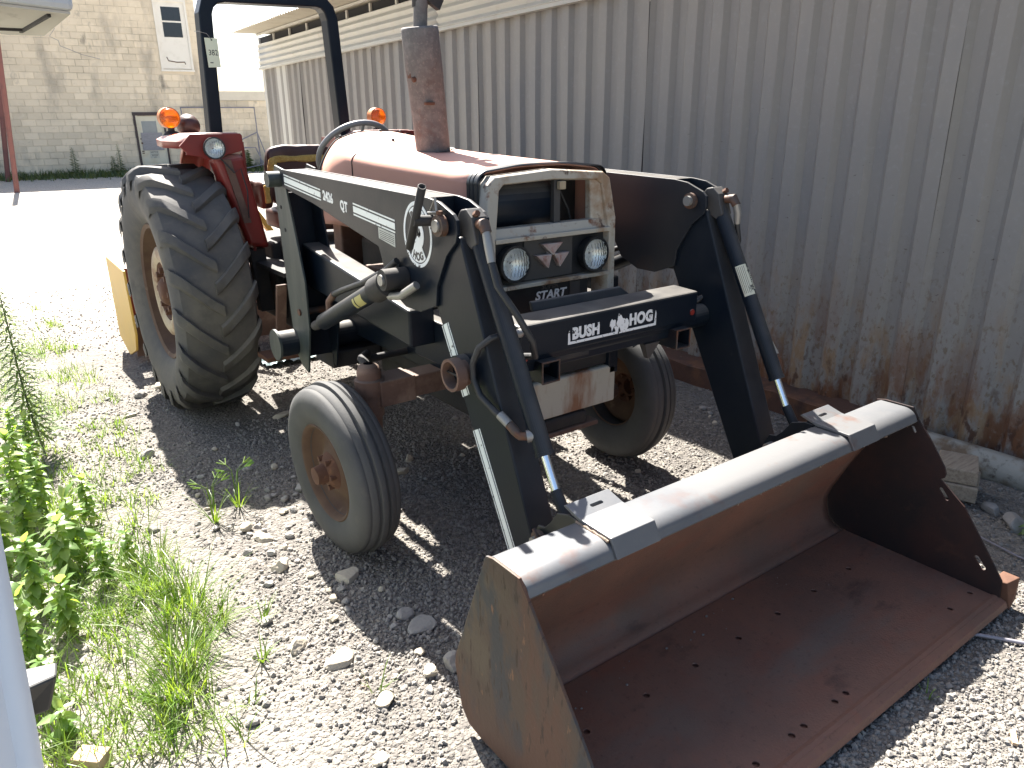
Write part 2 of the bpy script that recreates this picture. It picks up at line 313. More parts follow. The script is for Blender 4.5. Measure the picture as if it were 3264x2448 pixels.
# ground
M['stone'] = mat('gravel_stone', (.225, .21, .192), .9, 0, [((.15, .14, .13), 7, .42, .66, .8), ((.36, .335, .29), 11, .56, .74, .75), ((.30, .22, .14), 5, .60, .76, .5)], (70, .003, .5))
M['rock'] = mat('limestone', (.40, .355, .28), .9, 0, [((.26, .225, .175), 9, .45, .7, .7), ((.50, .46, .38), 24, .55, .75, .6)], (45, .008, .6), space='object')
M['rock_grey'] = mat('grey_stone', (.27, .255, .235), .9, 0, [((.19, .18, .165), 10, .45, .7, .7), ((.33, .31, .28), 26, .55, .75, .6)], (45, .008, .6), space='object')
def leafmat(name, c1, c2, tr=.45):
    m = bpy.data.materials.new(name); m.use_nodes = True; n = m.node_tree; N = n.nodes; L = n.links
    N.clear(); out = N.new('ShaderNodeOutputMaterial')
    g = N.new('ShaderNodeNewGeometry'); t = N.new('ShaderNodeTexNoise'); t.inputs['Scale'].default_value = 14; L.new(g.outputs['Position'], t.inputs['Vector'])
    mx = N.new('ShaderNodeMix'); mx.data_type = 'RGBA'; mx.inputs[6].default_value = (*c1, 1); mx.inputs[7].default_value = (*c2, 1)
    mr = N.new('ShaderNodeMapRange'); mr.inputs[1].default_value = .35; mr.inputs[2].default_value = .65; L.new(t.outputs[0], mr.inputs[0]); L.new(mr.outputs[0], mx.inputs[0])
    p = N.new('ShaderNodeBsdfPrincipled'); p.inputs['Roughness'].default_value = .36; L.new(mx.outputs[2], p.inputs['Base Color'])
    tl = N.new('ShaderNodeBsdfTranslucent')
    hs = N.new('ShaderNodeMix'); hs.data_type = 'RGBA'; hs.blend_type = 'MULTIPLY'; hs.inputs[0].default_value = 1; hs.inputs[7].default_value = (1.6, 1.5, .5, 1); L.new(mx.outputs[2], hs.inputs[6]); L.new(hs.outputs[2], tl.inputs['Color'])
    ms = N.new('ShaderNodeMixShader'); ms.inputs[0].default_value = tr; L.new(p.outputs[0], ms.inputs[1]); L.new(tl.outputs[0], ms.inputs[2]); L.new(ms.outputs[0], out.inputs[0])
    return m
M['leaf'] = leafmat('weed_leaf', (.12, .22, .06), (.18, .28, .10), .55)
M['leaf2'] = leafmat('pale_leaf', (.20, .30, .11), (.28, .36, .18), .55)
M['grassm'] = leafmat('grass_blade', (.085, .17, .025), (.17, .24, .06))
M['stem'] = mat('plant_stem', (.12, .15, .08), .6)
M['stalkleaf'] = leafmat('stalk_leaf', (.10, .17, .05), (.15, .22, .08), .45)
M['fargrass'] = leafmat('far_grass', (.07, .11, .035), (.12, .15, .06), .3)
# ------------------------------------------------------------------ ground
def ground_mat():
    m = bpy.data.materials.new('dirt_and_gravel'); m.use_nodes = True; n = m.node_tree; N = n.nodes; L = n.links
    b = N['Principled BSDF']; b.inputs['Roughness'].default_value = .95; b.inputs['Specular IOR Level'].default_value = .2
    g = N.new('ShaderNodeNewGeometry')
    def noise_(sc, det=6, ro=.6):
        t = N.new('ShaderNodeTexNoise'); t.inputs['Scale'].default_value = sc; t.inputs['Detail'].default_value = det; t.inputs['Roughness'].default_value = ro; L.new(g.outputs['Position'], t.inputs['Vector']); return t.outputs[0]
    def mixc(cur, col, src, lo, hi, st):
        mr = N.new('ShaderNodeMapRange'); mr.inputs[1].default_value = lo; mr.inputs[2].default_value = hi; mr.inputs[4].default_value = st; L.new(src, mr.inputs[0])
        mx = N.new('ShaderNodeMix'); mx.data_type = 'RGBA'; L.new(mr.outputs[0], mx.inputs[0])
        if isinstance(cur, tuple): mx.inputs[6].default_value = (*cur, 1)
        else: L.new(cur, mx.inputs[6])
        mx.inputs[7].default_value = (*col, 1); return mx.outputs[2]
    v = N.new('ShaderNodeTexVoronoi'); v.inputs['Scale'].default_value = 62; L.new(g.outputs['Position'], v.inputs['Vector'])
    v2 = N.new('ShaderNodeTexVoronoi'); v2.inputs['Scale'].default_value = 130; L.new(g.outputs['Position'], v2.inputs['Vector'])
    cur = mixc((.165, .152, .138), (.10, .092, .085), noise_(1.1), .42, .68, .8)
    cur = mixc(cur, (.24, .225, .195), noise_(.7), .52, .72, .55)
    # pale dusty yard beyond and left of the tractor, darker coarse gravel under it
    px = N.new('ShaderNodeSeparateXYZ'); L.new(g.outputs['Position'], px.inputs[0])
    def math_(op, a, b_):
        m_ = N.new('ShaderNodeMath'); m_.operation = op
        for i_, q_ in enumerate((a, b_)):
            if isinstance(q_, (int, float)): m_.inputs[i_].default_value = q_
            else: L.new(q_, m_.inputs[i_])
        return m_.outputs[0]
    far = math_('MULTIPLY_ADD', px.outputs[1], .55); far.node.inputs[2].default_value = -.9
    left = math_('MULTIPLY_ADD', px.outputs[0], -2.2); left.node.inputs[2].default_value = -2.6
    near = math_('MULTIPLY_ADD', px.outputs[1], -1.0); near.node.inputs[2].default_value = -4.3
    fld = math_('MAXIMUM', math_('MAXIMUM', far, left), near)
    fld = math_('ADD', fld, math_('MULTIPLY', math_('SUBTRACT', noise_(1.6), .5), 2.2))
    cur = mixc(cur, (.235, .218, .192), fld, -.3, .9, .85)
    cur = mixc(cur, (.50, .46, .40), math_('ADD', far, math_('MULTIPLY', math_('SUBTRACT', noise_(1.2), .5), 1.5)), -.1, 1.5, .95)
    sp = N.new('ShaderNodeSeparateColor'); L.new(v.outputs['Color'], sp.inputs[0])
    cur = mixc(cur, (.30, .275, .23), sp.outputs[0], .70, .95, .55)
    cur = mixc(cur, (.075, .07, .066), sp.outputs[1], .68, .95, .6)
    cur = mixc(cur, (.085, .065, .045), noise_(2.7), .60, .76, .4)
    L.new(cur, b.inputs['Base Color'])
    b1 = N.new('ShaderNodeBump'); b1.inputs['Distance'].default_value = .012; b1.inputs['Strength'].default_value = .8; b1.invert = True; L.new(v.outputs['Distance'], b1.inputs['Height'])
    b2 = N.new('ShaderNodeBump'); b2.inputs['Distance'].default_value = .006; b2.inputs['Strength'].default_value = .7; b2.invert = True; L.new(v2.outputs['Distance'], b2.inputs['Height']); L.new(b1.outputs[0], b2.inputs['Normal'])
    b3 = N.new('ShaderNodeBump'); b3.inputs['Distance'].default_value = .02; b3.inputs['Strength'].default_value = .5; L.new(noise_(18), b3.inputs['Height']); L.new(b2.outputs[0], b3.inputs['Normal'])
    L.new(b3.outputs[0], b.inputs['Normal']); return m
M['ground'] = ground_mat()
def gz(x, y):
    d = 1.0/(1+max(0, abs(y+1)-7)**2*.1+max(0, abs(x)-4)**2*.1)
    z = (noise.noise((x*1.3, y*1.3, 3.1))*.012+noise.noise((x*4.1, y*4.1, 7.7))*.006)*d
    return z-.008
def axis(lo, hi, step, far, grow=1.22):
    a = list(np.arange(lo, hi+1e-6, step)); s = step
    p = a[-1]
    while p < far: s *= grow; p += s; a.append(p)
    s = step; p = a[0]
    while p > -far: s *= grow; p -= s; a.insert(0, p)
    return a
gx, gy = axis(-3.0, 2.8, .05, 220), axis(-5.2, 4.0, .05, 260)
mb = MB(); nx = len(gx)
for y in gy:
    for x in gx: mb.v.append((x, y, gz(x, y)))
for j in range(len(gy)-1):
    for i in range(nx-1): mb.f.append((j*nx+i, j*nx+i+1, (j+1)*nx+i+1, (j+1)*nx+i)); mb.sm.append(True)
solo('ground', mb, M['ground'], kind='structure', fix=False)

# ------------------------------------------------------------------ shed on the right
def zf(y): return 2.365+.0165*(6.35-y)            # underside of the horizontal fascia sheets
WX = 2.10                                           # wall face
shed = thing('corrugated_shed', 'long low grey corrugated metal shed with rust along its foot beside the tractor', 'shed', (WX, -1, 0))
def corr_profile(y0, n, pitch=.2):
    pr = []
    for k in range(n):
        b = y0+k*pitch
        pr += [(b, .0), (b+.075, .0), (b+.105, .031), (b+.170, .031)]
    pr.append((y0+n*pitch, .0))
    return pr
def wall_sheet(y0, n, ph):
    mb = MB(); pr = corr_profile(y0, n)
    zs = [None]+[.30, .6, .9, 1.3, 1.8, None]
    rows = []
    for zi, z in enumerate(zs):
        row = []
        for (y, d) in pr:
            zz = z
            if zi == 0: zz = .085+noise.noise((y*3.1, ph, 0))*.018
            if zi == len(zs)-1: zz = zf(y)+.01
            w = noise.noise((y*1.7, zz*1.1, ph))*.011+noise.noise((y*6, zz*2.3, ph))*.004
            row.append((WX+d+w+(.0 if zi else noise.noise((y*5, 2, ph))*.014), y, zz))
        rows.append(row)
    for row in rows: mb.v.extend(row)
    m = len(pr)
    for j in range(len(zs)-1):
        for i in range(m-1): mb.f.append((j*m+i, j*m+i+1, (j+1)*m+i+1, (j+1)*m+i)); mb.sm.append(False)
    return mb
y = -7.95; k = 0
while y < 5.2:
    o = part('corrugated_panel', wall_sheet(y, 5, k*3.3), M['shed'], shed)
    so_ = o.modifiers.new('thick', 'SOLIDIFY'); so_.thickness = .003
    # each sheet laps the next by a hair
    if k % 2: o.location.x -= .004
    y += 1.0; k += 1
o = part('corrugated_panel', wall_sheet(5.05, 2, 91), M['shed'], shed); o.location.x -= .006
part('trim_panel', MB().bb(WX-.004, WX+.02, 5.45, 5.86, .09, zf(5.6)), M['shed_far'], shed, bevel=.004)
part('corrugated_panel', wall_sheet(5.86, 2, 77), M['shed'], shed)
part('corner_trim', MB().bb(WX-.02, WX+.10, 6.262, 6.36, .05, zf(6.3)), M['shed_far'], shed, bevel=.006)
# horizontal fascia sheets above
def fascia(y0, y1, ph):
    mb = MB(); prof = []
    for i in range(25):
        t = i/24; prof.append((WX-.045-.013*math.cos(t*4*2*math.pi), t*.285))
    ys = list(np.linspace(y0, y1, 8)); m = len(prof)
    for yy in ys:
        for (x, z) in prof: mb.v.append((x+noise.noise((yy, z*4, ph))*.004, yy, zf(yy)+z))
    for j in range(len(ys)-1):
        for i in range(m-1): mb.f.append((j*m+i, j*m+i+1, (j+1)*m+i+1, (j+1)*m+i)); mb.sm.append(True)
    return mb
y = -8.0; k = 0
while y < 6.3:
    y1 = min(y+2.41, 6.36)
    o = part('fascia_panel', fascia(y, y1, k*2.1), M['shed_far'], shed); o.modifiers.new('thick', 'SOLIDIFY').thickness = .003
    if k % 2: o.location.x -= .004
    y += 2.4; k += 1
def skew(mb, z0):   # raise with the rising fascia line
    mb.v = [(x, y, z+zf(y)-2.365) for x, y, z in mb.v]; return mb
part('fascia_trim', skew(MB().bb(WX-.066, WX-.012, -8, 6.36, 2.335, 2.362), 0), M['shed_far'], shed)
part('vent_strip', skew(MB().bb(WX-.03, WX+.06, -8, 6.3, 2.651, 2.735), 0), M['void'], shed)
y = 6.28
while y > -8:
    part('vent_post', skew(MB().bb(WX-.052, WX-.031, y-.016, y+.016, 2.651, 2.735), 0), M['shed_far'], shed); y -= .56
# eave: corrugated roof sheets, their undersides seen from below
def roof_sheet(y0, y1, ph):
    mb = MB(); n = int((y1-y0)/.0125); xs = [1.60, 1.75, 1.9, 2.2, 3.2, 5.4]
    for i in range(n+1):
        yy = y0+(y1-y0)*i/n
        for x in xs: mb.v.append((x+(noise.noise((yy*2, ph, 1))*.012 if x < 1.7 else 0), yy, 2.752+(x-1.6)*.012+.008*math.sin(yy/.076*2*math.pi)+zf(yy)-2.365))
    m = len(xs)
    for i in range(n):
        for j in range(m-1): mb.f.append((i*m+j, (i+1)*m+j, (i+1)*m+j+1, i*m+j+1)); mb.sm.append(True)
    return mb
y = -8.2; k = 0
while y < 5.5:
    y1 = min(y+1.95, 6.0); part('roof_sheet', roof_sheet(y, y1, k), M['roof'], shed, fix=False); y += 1.93; k += 1
part('soffit_batten', skew(MB().bb(1.92, 1.95, -8.1, 6.0, 2.725, 2.744), 0), M['shed_far'], shed)
# end wall and back, dark inside
part('end_wall', MB().bb(WX+.10, 5.4, 6.25, 6.35, 0, 2.6), M['shed_far'], shed)
part('inner_wall', MB().bb(WX+.12, WX+.16, -8, 6.25, 0, 2.40), M['void'], shed)
# rusty sill along the foot, with the bent pale beam at the near end
def rough_bar(x0, x1, z0, z1, y0, y1, amp, ph, n=60):
    mb = MB()
    for i in range(n+1):
        yy = y0+(y1-y0)*i/n
        for (x, z) in ((x0, z0), (x0, z1), (x0+.015, z1+.008), (x1, z1+.012), (x1, z0)):
            mb.v.append((x+noise.noise((yy*6, z*9, ph))*amp, yy, z+noise.noise((yy*5, x*7, ph+4))*amp))
    for i in range(n):
        for j in range(4): mb.f.append((i*5+j, i*5+j+1, (i+1)*5+j+1, (i+1)*5+j)); mb.sm.append(False)
    mb.f.append((0, 1, 2, 3, 4)); mb.f.append(tuple(n*5+i for i in (4, 3, 2, 1, 0))); mb.sm += [False, False]
    return mb
part('sill_beam', rough_bar(1.925, 2.13, -.03, .115, -2.95, 6.2, .012, 1, 110), M['sill'], shed)
mb = MB(); n = 40
for i in range(n+1):
    yy = -8+(5.02)*i/n
    for a in range(9):
        t = a/8; ang = -math.pi/2+t*math.pi*.95
        mb.v.append((2.045-.085*math.cos(ang)+noise.noise((yy*3, t, 5))*.006, yy, .045+.085*math.sin(ang)*(1 if t > .4 else 1.0)+noise.noise((yy*2.2, 8, t))*.008))
for i in range(n):
    for a in range(8): mb.f.append((i*9+a, i*9+a+1, (i+1)*9+a+1, (i+1)*9+a)); mb.sm.append(True)
part('sill_flashing', mb, M['sillpaint'], shed).modifiers.new('thick', 'SOLIDIFY').thickness = .006

# ------------------------------------------------------------------ block building behind
D = Vector((.99277, -.12, 0)).normalized(); NR = Vector((D.y, -D.x, 0)).normalized()   # NR faces the yard
if NR.y > 0: NR = -NR
P0 = D*0 + Vector((0, 0, 0)); OFF = 24.51481
BO = -NR*OFF                                        # foot of the wall at s = 0
def B(s, z, out=0.0): return BO+D*s+Vector((0, 0, z))+NR*out
RB = Matrix((D, -NR, Vector((0, 0, 1)))).transposed()   # local x along wall, y into the wall
bld = thing('block_building', 'tall cream painted concrete block building with stained wall behind the tractor', 'building', B(0, 0))
DS = 0.0
def wbox(s0, s1, z0, z1, o0, o1):
    o0 += DS; o1 += DS; mb = MB(); c = B((s0+s1)/2, (z0+z1)/2, (o0+o1)/2); mb.box(c, (s1-s0, abs(o1-o0), z1-z0), RB); return mb
HB = 7.4
part('wall_core', wbox(-14, 3.27, -.3, HB, -9, -.012), M['mortar'], bld)
OPEN = [(.88, 1.82, -.1, 1.97), (1.99, 3.0, 3.33, 5.46)]
def hit(s0, s1, z0, z1):
    return any(s1 > a+.005 and s0 < b-.005 and z1 > c+.005 and z0 < d-.005 for a, b, c, d in OPEN)
cells = []
for r in range(37):
    z0 = r*.2-.02; z1 = z0+.19
    off = .2 if r % 2 else 0
    for c in range(-36, 9):
        s0 = c*.4+off+.07; s1 = s0+.39
        s1 = min(s1, 3.265)
        if s1-s0 < .05 or s0 < -13.5: continue
        segs = [(s0, s1)]
        for a, b, zc, zd in OPEN:
            if z1 > zc+.02 and z0 < zd-.02:
                ns = []
                for p, q in segs:
                    if q <= a or p >= b: ns.append((p, q)); continue
                    if p < a-.04: ns.append((p, a))
                    if q > b+.04: ns.append((b, q))
                segs = ns
        for p, q in segs: cells.append((p, q, z0, z1))
vis = [c for c in cells if c[0] > -3.35 and c[2] < 6.9]
vis.sort(key=lambda c: (abs(c[1]-c[0]-.39) > .02, c[2]+.25*abs(c[0]-0)))
pick = vis[:298]; pk = set(pick)
base = MB().box((0, 0, 0), (.39, .05, .19)).mesh('block', M['block'])
for (s0, s1, z0, z1) in pick:
    o = bpy.data.objects.new('block', base if abs(s1-s0-.39) < .02 else MB().box((0, 0, 0), (s1-s0, .05, .19)).mesh('block', M['block']))
    COL.objects.link(o); o.parent = bld
    o.location = B((s0+s1)/2, (z0+z1)/2, -.025+random.uniform(-.004, .004))-bld.location
    o.rotation_euler = (random.uniform(-.01, .01), 0, math.atan2(D.y, D.x)+random.uniform(-.006, .006))
    bv = o.modifiers.new('bevel', 'BEVEL'); bv.width = .006; bv.segments = 1
    ROOT[o.name] = Vector(bld.location)
rest = MB()
for c in cells:
    if c in pk: continue
    s0, s1, z0, z1 = c
    rest.box(B((s0+s1)/2, (z0+z1)/2, -.025+random.uniform(-.004, .004)), (s1-s0, .05, .19), RB)
part('block_courses', rest, M['block'], bld, kind='stuff')
# crack creeping down the wall
pts = [B(-1.15, 4.55, .002), B(-.92, 4.45, .002), B(-1.1, 4.22, .002), B(-.88, 4.1, .002), B(-.86, 3.95, .002), B(-.6, 3.85, .002), B(-.3, 3.72, .002), B(.2, 3.6, .002)]
part('crack', MB().tube(pts, .008, 5), M['board'], bld)
# door at ground level
DS = .016
dr = part('door', wbox(1.0, 1.74, 0, 1.86, -.06, -.02), M['dooropaint'], bld)
part('lintel', wbox(.86, 1.86, 1.88, 1.985, -.04, .03), M['darkframe'], bld)
part('door_jamb', wbox(.875, .945, 0, 1.88, -.04, .025), M['darkframe'], bld)
part('door_jamb', wbox(1.775, 1.835, 0, 1.88, -.04, .025), M['darkframe'], bld)
part('door_casing', wbox(.945, 1.0, 0, 1.88, -.05, .0), M['dooropaint'], bld)
part('door_casing', wbox(1.74, 1.775, 0, 1.88, -.05, .0), M['dooropaint'], bld)
part('pane', wbox(1.1, 1.56, 1.33, 1.70, -.03, -.012), M['frost'], dr)
for a in ((1.06, 1.1, 1.29, 1.74), (1.56, 1.60, 1.29, 1.74)): part('pane_frame', wbox(*a, -.03, .0), M['dooropaint'], dr)
part('board', wbox(1.03, 1.69, .76, 1.335, -.03, .012), M['board'], dr)
sg = part('notice_sign', wbox(1.22, 1.51, .50, .745, -.03, .0), M['sign'], dr)
for a in ((1.09, 1.63, .38, .405), (1.07, 1.095, -.01, .40), (1.625, 1.65, -.01, .40)): part('door_rail', wbox(*a, -.03, -.006), M['dooropaint'], dr)
part('handle', MB().cyl(B(1.03, 1.0, -.03), B(1.03, 1.0, .05), .03), M['pinrust'], dr)
for zz in (1.12, .72, .66): part('hasp', wbox(.985, 1.06, zz, zz+.03, -.03, .006), M['pinrust'], dr)
def lay(s0, z0, out): return lambda u, v, w: tuple(B(s0+u, z0+v, out+w))
for t, sz, s0, z0 in (('NOTICE', .062, 1.245, .682), ('AUTHORIZED', .036, 1.262, .618), ('PERSONNEL', .036, 1.268, .572), ('ONLY', .036, 1.325, .524)):
    part('lettering', text_mb(t, sz, lay(s0, z0, .0175), .0008), M['ink'], dr)
# upper shuttered door with dark panes
wd = part('upper_door', wbox(2.03, 2.96, 3.36, 5.44, -.06, -.015), M['winpaint'], bld)
for a in ((1.985, 2.05, 3.33, 5.47), (2.94, 3.005, 3.33, 5.47)): part('door_casing', wbox(*a, -.05, .02), M['winpaint'], bld)
part('door_casing', wbox(2.05, 2.94, 5.40, 5.47, -.05, .02), M['winpaint'], bld)
part('sill', wbox(1.97, 3.02, 3.27, 3.33, -.05, .035), M['winpaint'], bld)
part('pane', wbox(2.22, 2.80, 4.82, 5.24, -.03, -.010), M['pane'], wd)
part('pane', wbox(2.22, 2.80, 4.33, 4.78, -.03, -.010), M['pane'], wd)
part('mullion', wbox(2.2, 2.82, 4.775, 4.825, -.03, .0), M['winpaint'], wd)
part('broken_rail', MB().tube([B(2.2, 3.72, 0), B(2.24, 3.60, .01), B(2.5, 3.56, .01), B(2.74, 3.57, .01), B(2.76, 3.50, 0)], .016, 6), M['pinrust'], wd)
# stained vent patch
part('vent_patch', wbox(.12, .46, 1.08, 1.32, -.03, .006), M['block'], bld)
# low annex to its right
DS = 0.0
anx = thing('low_annex', 'low cream block annex with plain parapet right of the tall block building', 'building', B(5, 0))
part('wall_core', wbox(3.285, 12, -.3, 2.36, -7, -.11), M['mortar'], anx)
part('parapet', wbox(3.285, 12.1, 2.365, 2.67, -7, -.06), M['band'], anx)
cells = []
for r in range(12):
    for c in range(0, 22):
        s0 = 3.29+c*.4+(.2 if r % 2 else 0); cells.append((s0, s0+.39, r*.2-.04, r*.2+.15))
n = 0
for (s0, s1, z0, z1) in cells:
    if s1 > 12: continue
    if s0 < 6.4:
        o = bpy.data.objects.new('block', base); COL.objects.link(o); o.parent = anx; ROOT[o.name] = Vector(anx.location)
        o.location = B((s0+s1)/2, (z0+z1)/2, -.125+random.uniform(-.003, .003))-anx.location; o.rotation_euler = (0, 0, math.atan2(D.y, D.x))
        bv = o.modifiers.new('bevel', 'BEVEL'); bv.width = .006; bv.segments = 1
rest = MB()
for (s0, s1, z0, z1) in cells:
    if s0 >= 6.4 and s1 <= 12: rest.box(B((s0+s1)/2, (z0+z1)/2, -.125), (.39, .05, .19), RB)
part('block_courses', rest, M['block'], anx, kind='stuff')
# pipe gate frame leaning on the annex
def gp(s, z, o=.12): return tuple(B(s, z, o+.25*(1-z/2.2)))
gt = thing('pipe_gate', 'bare grey pipe gate frame leaning against the cream block wall', 'gate', B(3.6, 0, .35))
part('frame', MB().tube([gp(2.52, .02), gp(2.38, 2.13), gp(4.82, 2.13), gp(4.80, .02)], .028, 8), M['pipe'], gt)
part('cross_rail', MB().tube([gp(2.5, .62), gp(3.47, .72), gp(4.81, 1.30)], .022, 8), M['pipe'], gt)
part('brace', MB().tube([gp(4.81, 1.30), gp(5.12, .05, .2)], .02, 8), M['pipe'], gt)
ft = thing('pipe_trestle', 'smaller bent pipe frame standing before the leaning gate frame', 'frame', B(3.7, 0, .9))
part('frame', MB().tube([B(2.45, 0, .9), B(2.30, .40, .8), B(3.0, .58, .8), B(4.25, .80, .8), B(4.58, .80, .8), B(4.86, 0, .9)], .022, 8), M['pipe'], ft)
part('rail', MB().tube([B(4.1, .1, .85), B(5.0, .26, .85)], .018, 8), M['pipe'], ft)
# rust red posts and the canopy corner at upper left
solo('pipe_post', MB().tube([(-.287, 18.73, -.05), (.08, 18.73, 4.70)], .062, 14), M['redpost'], 'rust red pipe post at the left edge standing in the sunlit gravel', 'post', 'rust red pipe posts', loc=(-.29, 18.73, 0))
solo('pipe_post', MB().tube([(-.145, 23.4, -.05), (.37, 23.4, 4.70)], .07, 14), M['redpost'], 'darker rust red pipe post standing in the grass close to the block wall', 'post', 'rust red pipe posts', loc=(-.145, 23.4, 0))
# ------------------------------------------------------------------ tractor with front loader
TR = thing('farm_tractor', 'faded red farm tractor with black front loader and rusty bucket parked beside the shed', 'tractor', (0, -1.1, 0))
def both(fn):
    for s in (-1, 1): fn(s)
def mx(mb, s):      # mirrored copy for the other side
    if s > 0: mb.v = [(-x, y, z) for x, y, z in mb.v]; mb.f = [f[::-1] for f in mb.f]
    return mb
# ---- rear wheels
def rear_tyre(s):
    cx = -.7595; c = Vector((cx, 0, .72)); mb = MB()
    half = [(.125, .385), (.155, .40), (.185, .45), (.212, .53), (.214, .58), (.206, .635), (.188, .672), (.12, .692), (.0, .698)]
    prof = half+[(-a, r) for a, r in half[-2::-1]]+[(-.10, .37), (.10, .37)]
    mb.lathe(prof, c, (1, 0, 0), 72, True, True)
    n = 19
    for side in (-1, 1):
        for k in range(n):
            th0 = 2*math.pi*(k+(.5 if side > 0 else 0))/n
            st = 8; rows = []
            for i in range(st+1):
                t = i/st; x = side*(-.012+.228*t); th = th0+.30*t**1.15
                rt = .722-.006*t*t; rb = .675
                if t > .80: rt -= (t-.80)*.22; rb -= (t-.80)*.20
                w = (.030+.006*t)
                row = []
                for (dw, r) in ((-w-.010, rb), (-w, rt-.004), (-w+.005, rt), (w-.005, rt), (w, rt-.004), (w+.010, rb)):
                    a = th+dw/rt
                    row.append((c.x+x, c.y-r*math.cos(a), c.z+r*math.sin(a)))
                rows.append(row)
            # shoulder drop
            t = 1; x = side*.219; th = th0+.315; w = .034; row = []
            for (dw, r) in ((-w-.01, .585), (-w, .625), (-w+.005, .63), (w-.005, .63), (w, .625), (w+.01, .585)):
                row.append((c.x+x, c.y-r*math.cos(th+dw/.7), c.z+r*math.sin(th+dw/.7)))
            rows.append(row)
            b = len(mb.v)
            for row in rows: mb.v.extend(row)
            for i in range(len(rows)-1):
                for j in range(5): mb.f.append((b+i*6+j, b+i*6+j+1, b+(i+1)*6+j+1, b+(i+1)*6+j)); mb.sm.append(False)
            mb.f.append(tuple(b+j for j in range(6))); mb.sm.append(False)
            mb.f.append(tuple(b+(len(rows)-1)*6+j for j in range(6))); mb.sm.append(False)
    # tyre sits into the gravel a little
    mb.v = [(x, y, max(z, .012-.0*z)) for x, y, z in mb.v]
    return mx(mb, s)
def rear_rim(s):
    c = Vector((-.7595, 0, .72)); mb = MB()
    mb.lathe([(-.150, .405), (-.160, .395), (-.150, .372), (-.10, .362), (-.06, .345), (-.03, .335), (.10, .345), (.14, .37), (.145, .40)], c, (1, 0, 0), 64)
    mb.lathe([(-.055, .35), (-.075, .30), (-.105, .266)], c, (1, 0, 0), 64)
    return mx(mb, s)
def rear_hub(s):
    c = Vector((-.7595, 0, .72)); mb = MB()
    mb.lathe([(-.105, .268), (-.125, .262), (-.137, .240), (-.140, .20), (-.125, .172)], c, (1, 0, 0), 56)
    return mx(mb, s)
def rear_centre(s):
    c = Vector((-.7595, 0, .72)); mb = MB()
    mb.lathe([(-.125, .168), (-.105, .15), (-.105, .09), (-.135, .075), (-.150, .06), (-.150, .0)], c, (1, 0, 0), 32)
    for k in range(8):
        a = 2*math.pi*k/8; p = c+Vector((0, math.cos(a)*.125, math.sin(a)*.125)); mb.cyl(p+Vector((-.10, 0, 0)), p+Vector((-.14, 0, 0)), .018, 6, False)
    return mx(mb, s)
def rear(s):
    part('rear_tyre', rear_tyre(s), M['tyre'], TR)
    r = part('rear_rim', rear_rim(s), M['rim'], TR)
    part('hub', rear_hub(s), M['hub'], r); part('wheel_centre', rear_centre(s), M['rust'], r)
    part('axle_housing', mx(MB().lathe([(-.60, .10), (-.50, .12), (-.30, .15), (-.16, .19), (-.10, .24), (0, .25)], (0, 0, .72), (1, 0, 0), 28), s), M['orange'], TR)
both(rear)
# ---- front wheels
def front_tyre(s):
    c = Vector((0, 0, 0)); mb = MB(); R = .40
    half = [(.068, .215), (.085, .23), (.100, .275), (.104, .31), (.098, .345), (.082, .374), (.066, .382), (.058, .380), (.050, .388), (.030, .390), (.024, .380), (.016, .382), (.012, .398), (.0, .401)]
    prof = half+[(-a, r) for a, r in half[-2::-1]]+[(-.05, .205), (.05, .205)]
    mb.lathe(prof, c, (1, 0, 0), 72, True, True); return mb
def front_rim():
    mb = MB()
    mb.lathe([(-.080, .232), (-.088, .224), (-.080, .212), (-.05, .206), (-.025, .19), (-.015, .17), (-.02, .13), (-.045, .10), (-.05, .085)], (0, 0, 0), (1, 0, 0), 48)
    mb.lathe([(.05, .2), (.06, .222), (.075, .23)], (0, 0, 0), (1, 0, 0), 48)
    for k in range(2):
        pass
    return mb
def front_hub():
    mb = MB(); mb.lathe([(-.05, .088), (-.075, .07), (-.085, .045), (-.13, .04), (-.135, .0)], (0, 0, 0), (1, 0, 0), 28)
    for k in range(6):
        a = 2*math.pi*k/6; p = Vector((0, math.cos(a)*.068, math.sin(a)*.068)); mb.cyl(p+Vector((-.05, 0, 0)), p+Vector((-.09, 0, 0)), .012, 6, False)
    return mb
def fplace(mb, s):
    Rm = Matrix.Rotation(math.radians(3.2), 3, 'Y') if False else Matrix.Identity(3)
    cam_ = Matrix.Rotation(math.radians(-3.0), 3, 'Y'); toe = Matrix.Rotation(math.radians(2.0), 3, 'Z')
    out = []
    for p in mb.v:
        q = toe @ (cam_ @ (Vector(p)*.893)); q = q+Vector((-.762, -2.150, .357))
        out.append((q.x, q.y, max(q.z, .008)))
    mb.v = out; return mx(mb, s)
def front(s):
    part('front_tyre', fplace(front_tyre(s), s), M['tyre_front'], TR)
    r = part('front_rim', fplace(front_rim(), s), M['rim'], TR); part('hub', fplace(front_hub(), s), M['rust'], r)
    part('spindle', mx(MB().tube([(-.73, -2.15, .357), (-.66, -2.15, .36), (-.62, -2.15, .43), (-.605, -2.15, .58)], [.04, .042, .042, .036], 12), s), M['brownaxle'], TR)
    part('king_pin', mx(MB().lathe([(.55, .052), (.64, .052), (.642, .06), (.70, .06), (.705, .048), (.735, .048), (.755, .040), (.765, .02)], (-.615, -2.15, 0), (0, 0, 1), 20), s), M['brownaxle'], TR)
    part('steering_arm', mx(MB().tube([(-.61, -2.13, .74), (-.58, -2.02, .745), (-.50, -1.90, .72)], .02, 8), s), M['dark'], TR)
both(front)
mb = MB().bb(-.62, .62, -2.205, -2.095, .60, .69)
part('front_axle', mb, M['brownaxle'], TR, bevel=.006)
part('axle_sleeve', MB().bb(-.60, -.44, -2.215, -2.085, .592, .698), M['brownaxle'], TR, bevel=.006)
